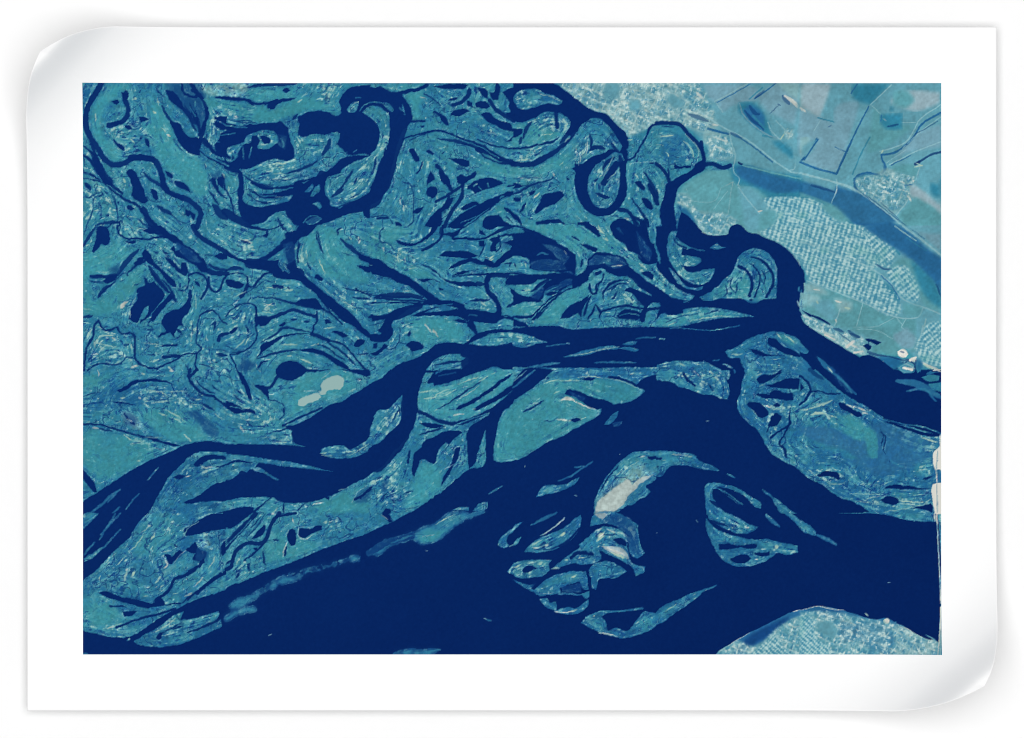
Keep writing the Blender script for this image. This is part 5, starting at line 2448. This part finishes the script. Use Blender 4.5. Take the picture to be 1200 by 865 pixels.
T 310,10 540,10 420,140 310,90
F 440,150 560,250 700,270 480,420 400,440
F 560,60 640,50 700,110 640,160 560,140
V 720,310 860,260 860,400 640,440 560,480
A 0,400 90,350 60,430 0,470
S8 340,10 300,70
T8 95,220 190,245
R7 550,15 420,140
R4 430,145 540,235 700,250
S9 410,150 340,290 265,440 212,560
T9 420,340 370,430 310,570
S5 200,400 280,440
S10 95,355 10,480
S9 0,500 110,540 210,572
R4 70,300 110,240
P 0,350 40,340 10,390
w10 0,165 20,185
T 480,200 620,190 620,290 520,290 480,240
D12 530,275 590,262
S6 490,205 485,240
w4 500,225 520,240
T 540,150 570,160 560,180 540,175
R7 855,140 720,240 690,300 640,370 480,430
S12 855,190 740,260 690,340 640,390 560,440 490,450 495,480 515,530 490,570 400,560 330,590 325,640 340,665
R5 855,215 740,300 620,410
D5 840,240 760,290 700,320
D5 650,380 640,390
R6 855,370 700,430 540,510
R4 640,420 520,500
S5 670,455 550,515
D10 860,432 790,455 740,485 705,500
D14 725,490 700,505
N 640,620 700,640 860,770 860,830 760,740 660,690
P 330,600 460,580 520,530 600,600 690,600 640,720 560,820 460,740
K 330,600 690,600 560,820 400,700
U 480,570 640,620 660,690 560,800 480,720 400,690
U 330,600 460,580 480,640 400,690
T 500,570 540,570 550,600 510,610
T 560,650 600,640 600,680 560,680
S8 630,640 680,635
c8 650,710 665,700
w10 640,690 670,730
R6 660,720 630,770 580,820
c10 490,440 500,420
w8 680,600 690,620
c8 700,500 745,520
R4 730,520 700,610
A 700,620 760,540 850,540 850,760 720,640
T 790,620 850,640 850,720 800,690
F 600,820 700,710 860,830 860,865 640,865
I 0,630 60,640 200,690 180,750 100,720 0,670
I 200,700 330,680 440,750 590,865 330,865 180,760
R9 0,570 120,600 200,620 290,645 400,715 590,860
d5 350,670 440,750 560,845
d6 480,740 600,850
D6 50,640 200,685
R5 210,600 215,640 180,750
H 0,745 100,770 200,850 220,865 0,865
F 100,760 190,765 300,865 230,865
@ 930 370 173
U 40,0 120,10 240,70 380,130 440,170 420,230 370,220 250,160 140,90 60,40
P 60,20 160,40 260,90 400,150 420,220 360,210 240,150 140,90
D12 110,0 200,45
d16 230,75 290,95
d20 330,105 380,130
T 90,20 150,30 140,70 100,50
X20 310,180 350,150
X12 350,215 400,210
X10 180,110 240,140
w14 330,170 380,190
w12 170,100 220,115
d8 260,100 330,150
D 420,135 470,140 540,170 530,185 470,165
D 400,175 430,165 455,180 430,200
D6 440,150 430,180
D8 440,222 500,235 560,240
F 470,180 560,150 640,180 600,230 520,225 450,210
B 500,240 620,240 640,300 580,310 520,280
X 605,210 640,195 670,225 650,245 610,230
D8 625,210 640,215
D8 560,240 640,260 700,280 715,330
D8 600,310 660,270
X 610,305 650,280 700,300 690,330 640,330
T 600,300 640,280 700,300 690,335 640,335
X14 640,305 690,315
X14 680,260 710,245
w10 745,270 800,300
B 720,250 750,270 740,330 715,300
w9 500,265 525,270
w14 790,290 860,330
H 720,150 860,60 860,300 780,280 720,220
V 580,110 640,100 700,180 640,190
D 640,340 720,340 860,330 860,640 640,560 300,330 420,230
T 745,360 790,345 850,350 845,380 780,385
T 780,400 860,390 860,445 810,430
B 770,340 800,320 820,335 780,345
t40 600,380 720,400 860,480
t14 660,440 760,430 830,500
e40 130,240 230,330 330,450
B 140,240 170,260 240,330 220,335
t14 250,360 300,400 340,450
c7 195,300 225,330
B 0,150 60,190 85,215 50,215 0,180
G 260,590 330,580 390,630 460,680 490,760 490,830 440,820 420,740 350,720 280,660
T 120,620 200,640 280,640 260,600 120,580 0,560 0,640
I 40,650 130,650 240,670 300,720 420,740 420,800 380,840 300,800 200,770 60,690
T 20,700 100,730 200,760 300,790 370,835 340,840 220,790 100,760 20,740
S 520,700 640,690 760,760 800,840 540,850
d8 500,680 530,700 520,790
K 250,500 440,540 430,600 300,580
D 260,510 300,515 340,550 400,585 370,590 320,565 265,535
X8 310,520 350,535
w9 390,560 430,575
w7 350,530 420,560
c14 90,580 140,570 190,575
c8 190,580 250,595
K 80,550 260,560 250,610 80,600
c7 20,555 110,540 230,495
K 620,690 840,720 820,820 720,780
c9 740,710 830,740
X 850,700 862,690 862,865 815,865 815,800 850,760
@ 937 433
X 808,515 830,485 852,470 852,608 830,600 815,608 803,570
X 798,695 830,682 852,680 852,868 812,868 800,800
X10 846,405 846,470
w8 820,600 825,690
S 832,615 850,610 850,665 836,670
N5 830,490 820,600
N5 822,690 826,860
@ 580 590 190
M 560,100 640,60 720,80 750,130 770,260 730,270 700,180 650,120
D26 340,510 420,520
c14 540,170 570,155
c10 545,200 590,160
w9 530,150 570,130
w8 590,130 640,150
D8 580,165 610,165 640,160
c10 345,170 375,155
c14 240,230 280,215
D10 250,232 262,226
c9 195,225 240,195
X5 255,165 320,120 370,75
t8 200,110 270,70 330,45
d8 200,240 300,240 420,170
c16 235,325 250,310
c9 80,345 140,325
D12 150,355 180,335 215,345
c8 340,345 320,335
c8 300,345 330,335
c7 370,298 390,298
c6 440,290 480,285
D8 400,285 440,270 500,270
w14 600,235 690,275
c14 620,260 690,290
c10 410,390 430,380
K 230,440 340,440 320,480 220,480
K 520,110 660,130 640,200 530,200
X5 320,575 360,580 420,570
c8 400,572 440,560
c8 520,595 530,600
X5 555,690 600,690 655,710
T5 490,605 560,575 660,572 790,560
M 350,440 460,420 460,470 360,470
'''

INK = 0.87
WORLD = 0.47
LAMPS = [('overhead_softbox', (0.0, 0.0, 6.0), (0, 0, 0), (5.0, 5.0), 287.0)]

# ---------------------------------------------------------------- scene
MM = 0.001
scene = bpy.context.scene
col = scene.collection
def link(name, mesh, parent=None):
    o = bpy.data.objects.new(name, mesh); col.objects.link(o)
    if parent: o.parent = parent
    return o

CX, CY = 600.0, 432.5                     # centre of the view
SX0, SX1, SY0, SY1 = 33.0, 1166.7, 32.6, 832.0      # the sheet

def sheet_point(x, y):
    """Where a point of the flat sheet (x right, y down, mm) lies: edges stand off the
    surface a little and two opposite corners curl up."""
    x = np.asarray(x, float); y = np.asarray(y, float)
    e = np.minimum(np.minimum(x - SX0, SX1 - x), np.minimum(y - SY0, SY1 - y))
    lift = np.clip(1 - e / 150.0, 0, 1)
    z = 1.0 + EDGE * lift ** 2
    ddx = np.zeros_like(x); ddy = np.zeros_like(y)
    for cx, cy, sx, sy, dxy, span in CURLS:
        u = (x - cx) * sx; v = (y - cy) * sy             # distances from the tip along the two edges
        a, b = span
        t = np.clip(1 - u / a - v / b, 0, 1)             # 1 at the tip, 0 at the bend line
        d = t ** 1.7
        ddx = ddx + sx * dxy[0] * d; ddy = ddy + sy * dxy[1] * d
        wq = 2 * np.maximum(u / a + v / b - 0.22, 0) / 0.5                  # the lifted corner levels out again at its tip
        z = z + CURL_H * np.exp(-wq) * (1 + wq + wq * wq / 2)
    return x + ddx, y + ddy, z

def to_world(x, y, z):
    return np.stack([(x - CX) * MM, (CY - y) * MM, z * MM], -1)

EDGE = 18.0
CURL_H = 78.0
CURLS = [(SX0, SY0, 1, 1, (18.5, 31.0), (107.0, 112.0)),
         (SX1, SY1, -1, -1, (17.5, 31.0), (125.0, 105.0))]

def grid_mesh(name, xs, ys, off=0.0):
    gx, gy = np.meshgrid(xs, ys)
    x, y, z = sheet_point(gx, gy)
    co = to_world(x, y, z + off).reshape(-1, 3)
    ny, nx = len(ys), len(xs)
    i = np.arange(ny * nx, dtype=np.int32).reshape(ny, nx)
    quads = np.stack([i[1:, :-1], i[1:, 1:], i[:-1, 1:], i[:-1, :-1]], -1).reshape(-1, 4)
    me = bpy.data.meshes.new(name)
    me.vertices.add(len(co)); me.vertices.foreach_set('co', co.astype(np.float32).ravel())
    me.loops.add(quads.size); me.loops.foreach_set('vertex_index', quads.ravel())
    me.polygons.add(len(quads))
    me.polygons.foreach_set('loop_start', np.arange(0, quads.size, 4, dtype=np.int32))
    me.polygons.foreach_set('use_smooth', np.ones(len(quads), bool))
    me.update(calc_edges=True); me.validate()
    return me

def material(name):
    m = bpy.data.materials.new(name); m.use_nodes = True
    return m, m.node_tree.nodes, m.node_tree.links, m.node_tree.nodes['Principled BSDF']

# paper: white coated stock with a faint tooth
m_paper, n, l, b = material('white_paper')
b.inputs['Roughness'].default_value = 0.55
b.inputs['Specular IOR Level'].default_value = 0.25
tc = n.new('ShaderNodeTexCoord'); nz = n.new('ShaderNodeTexNoise')
nz.inputs['Scale'].default_value = 900; nz.inputs['Detail'].default_value = 3
rp = n.new('ShaderNodeMapRange'); rp.inputs['To Min'].default_value = 0.885; rp.inputs['To Max'].default_value = 0.905
l.new(tc.outputs['Object'], nz.inputs['Vector']); l.new(nz.outputs['Fac'], rp.inputs['Value'])
cc = n.new('ShaderNodeCombineColor')
for k in ('Red', 'Green', 'Blue'): l.new(rp.outputs['Result'], cc.inputs[k])
l.new(cc.outputs['Color'], b.inputs['Base Color'])

# printed inks
m_ink, n, l, b = material('printed_inks')
b.inputs['Roughness'].default_value = 0.6
b.inputs['Specular IOR Level'].default_value = 0.0
at = n.new('ShaderNodeAttribute'); at.attribute_name = 'inks'
l.new(at.outputs['Color'], b.inputs['Base Color'])

# surface under the sheet
m_back, n, l, b = material('white_surface')
b.inputs['Roughness'].default_value = 0.9
b.inputs['Specular IOR Level'].default_value = 0.0
nz = n.new('ShaderNodeTexNoise'); nz.inputs['Scale'].default_value = 6
rp = n.new('ShaderNodeMapRange'); rp.inputs['To Min'].default_value = 0.89; rp.inputs['To Max'].default_value = 0.9
tc = n.new('ShaderNodeTexCoord'); l.new(tc.outputs['Object'], nz.inputs['Vector'])
l.new(nz.outputs['Fac'], rp.inputs['Value'])
cc = n.new('ShaderNodeCombineColor')
for k in ('Red', 'Green', 'Blue'): l.new(rp.outputs['Result'], cc.inputs[k])
l.new(cc.outputs['Color'], b.inputs['Base Color'])

me = bpy.data.meshes.new('surface')
me.from_pydata([(-6, -6, 0), (6, -6, 0), (6, 6, 0), (-6, 6, 0)], [], [(0, 1, 2, 3)])
ground = link('tabletop_surface', me); ground['kind'] = 'structure'
me.materials.append(m_back)

poster = bpy.data.objects.new('poster', None); col.objects.link(poster)
poster['label'] = 'white bordered poster print of a blue and teal river delta with two curling corners'
poster['category'] = 'poster'

xs = np.unique(np.concatenate([np.linspace(SX0, SX1, 300), np.linspace(SX0, SX0 + 140, 90), np.linspace(SX1 - 140, SX1, 90)]))
ys = np.unique(np.concatenate([np.linspace(SY0, SY1, 220), np.linspace(SY0, SY0 + 140, 90), np.linspace(SY1 - 140, SY1, 90)]))
pm = grid_mesh('paper', xs, ys)
pm.materials.append(m_paper)
paper = link('paper_sheet', pm, poster)
sol = paper.modifiers.new('thickness', 'SOLIDIFY'); sol.thickness = 0.4 * MM; sol.offset = -1

im = make_print_colours()
gxs = np.linspace(PX0, PX1, GW); gys = np.linspace(PY0, PY1, GH)
rm = grid_mesh('print', gxs, gys, off=0.15)
rm.materials.append(m_ink)
c = im.reshape(-1, 3) / 255.0
lin = np.where(c <= 0.04045, c / 12.92, ((c + 0.055) / 1.055) ** 2.4)
lin = lin * INK
att = rm.color_attributes.new('inks', 'FLOAT_COLOR', 'POINT')
att.data.foreach_set('color', np.concatenate([lin, np.ones((len(lin), 1))], 1).astype(np.float32).ravel())
pic = link('printed_picture', rm, poster)
pic['label'] = 'printed aerial picture of dark blue river channels winding between teal islands'

# light: an even white studio tent and soft boxes
w = bpy.data.worlds.new('World'); scene.world = w; w.use_nodes = True
bg = w.node_tree.nodes['Background']
bg.inputs['Color'].default_value = (1, 1, 1, 1); bg.inputs['Strength'].default_value = WORLD
def area(name, loc, target, size, power):
    ld = bpy.data.lights.new(name, 'AREA'); ld.shape = 'RECTANGLE'; ld.size, ld.size_y = size; ld.energy = power
    o = bpy.data.objects.new(name, ld); col.objects.link(o); o.location = loc
    from mathutils import Vector
    o.rotation_euler = (Vector(target) - Vector(loc)).to_track_quat('-Z', 'Y').to_euler()
    return o
for a in LAMPS: area(*a)

cam = bpy.data.cameras.new('camera'); co = bpy.data.objects.new('camera', cam); col.objects.link(co)
D = 12.0
co.location = (0, 0, D); cam.sensor_width = 36.0
cam.lens = 36.0 * D / 1.2
cam.clip_end = 200
scene.camera = co
scene.view_settings.view_transform = 'Standard'; scene.view_settings.look = 'None'
scene.view_settings.exposure = 0; scene.view_settings.gamma = 1
scene.cycles.max_bounces = 6
scene.cycles.filter_width = 1.0
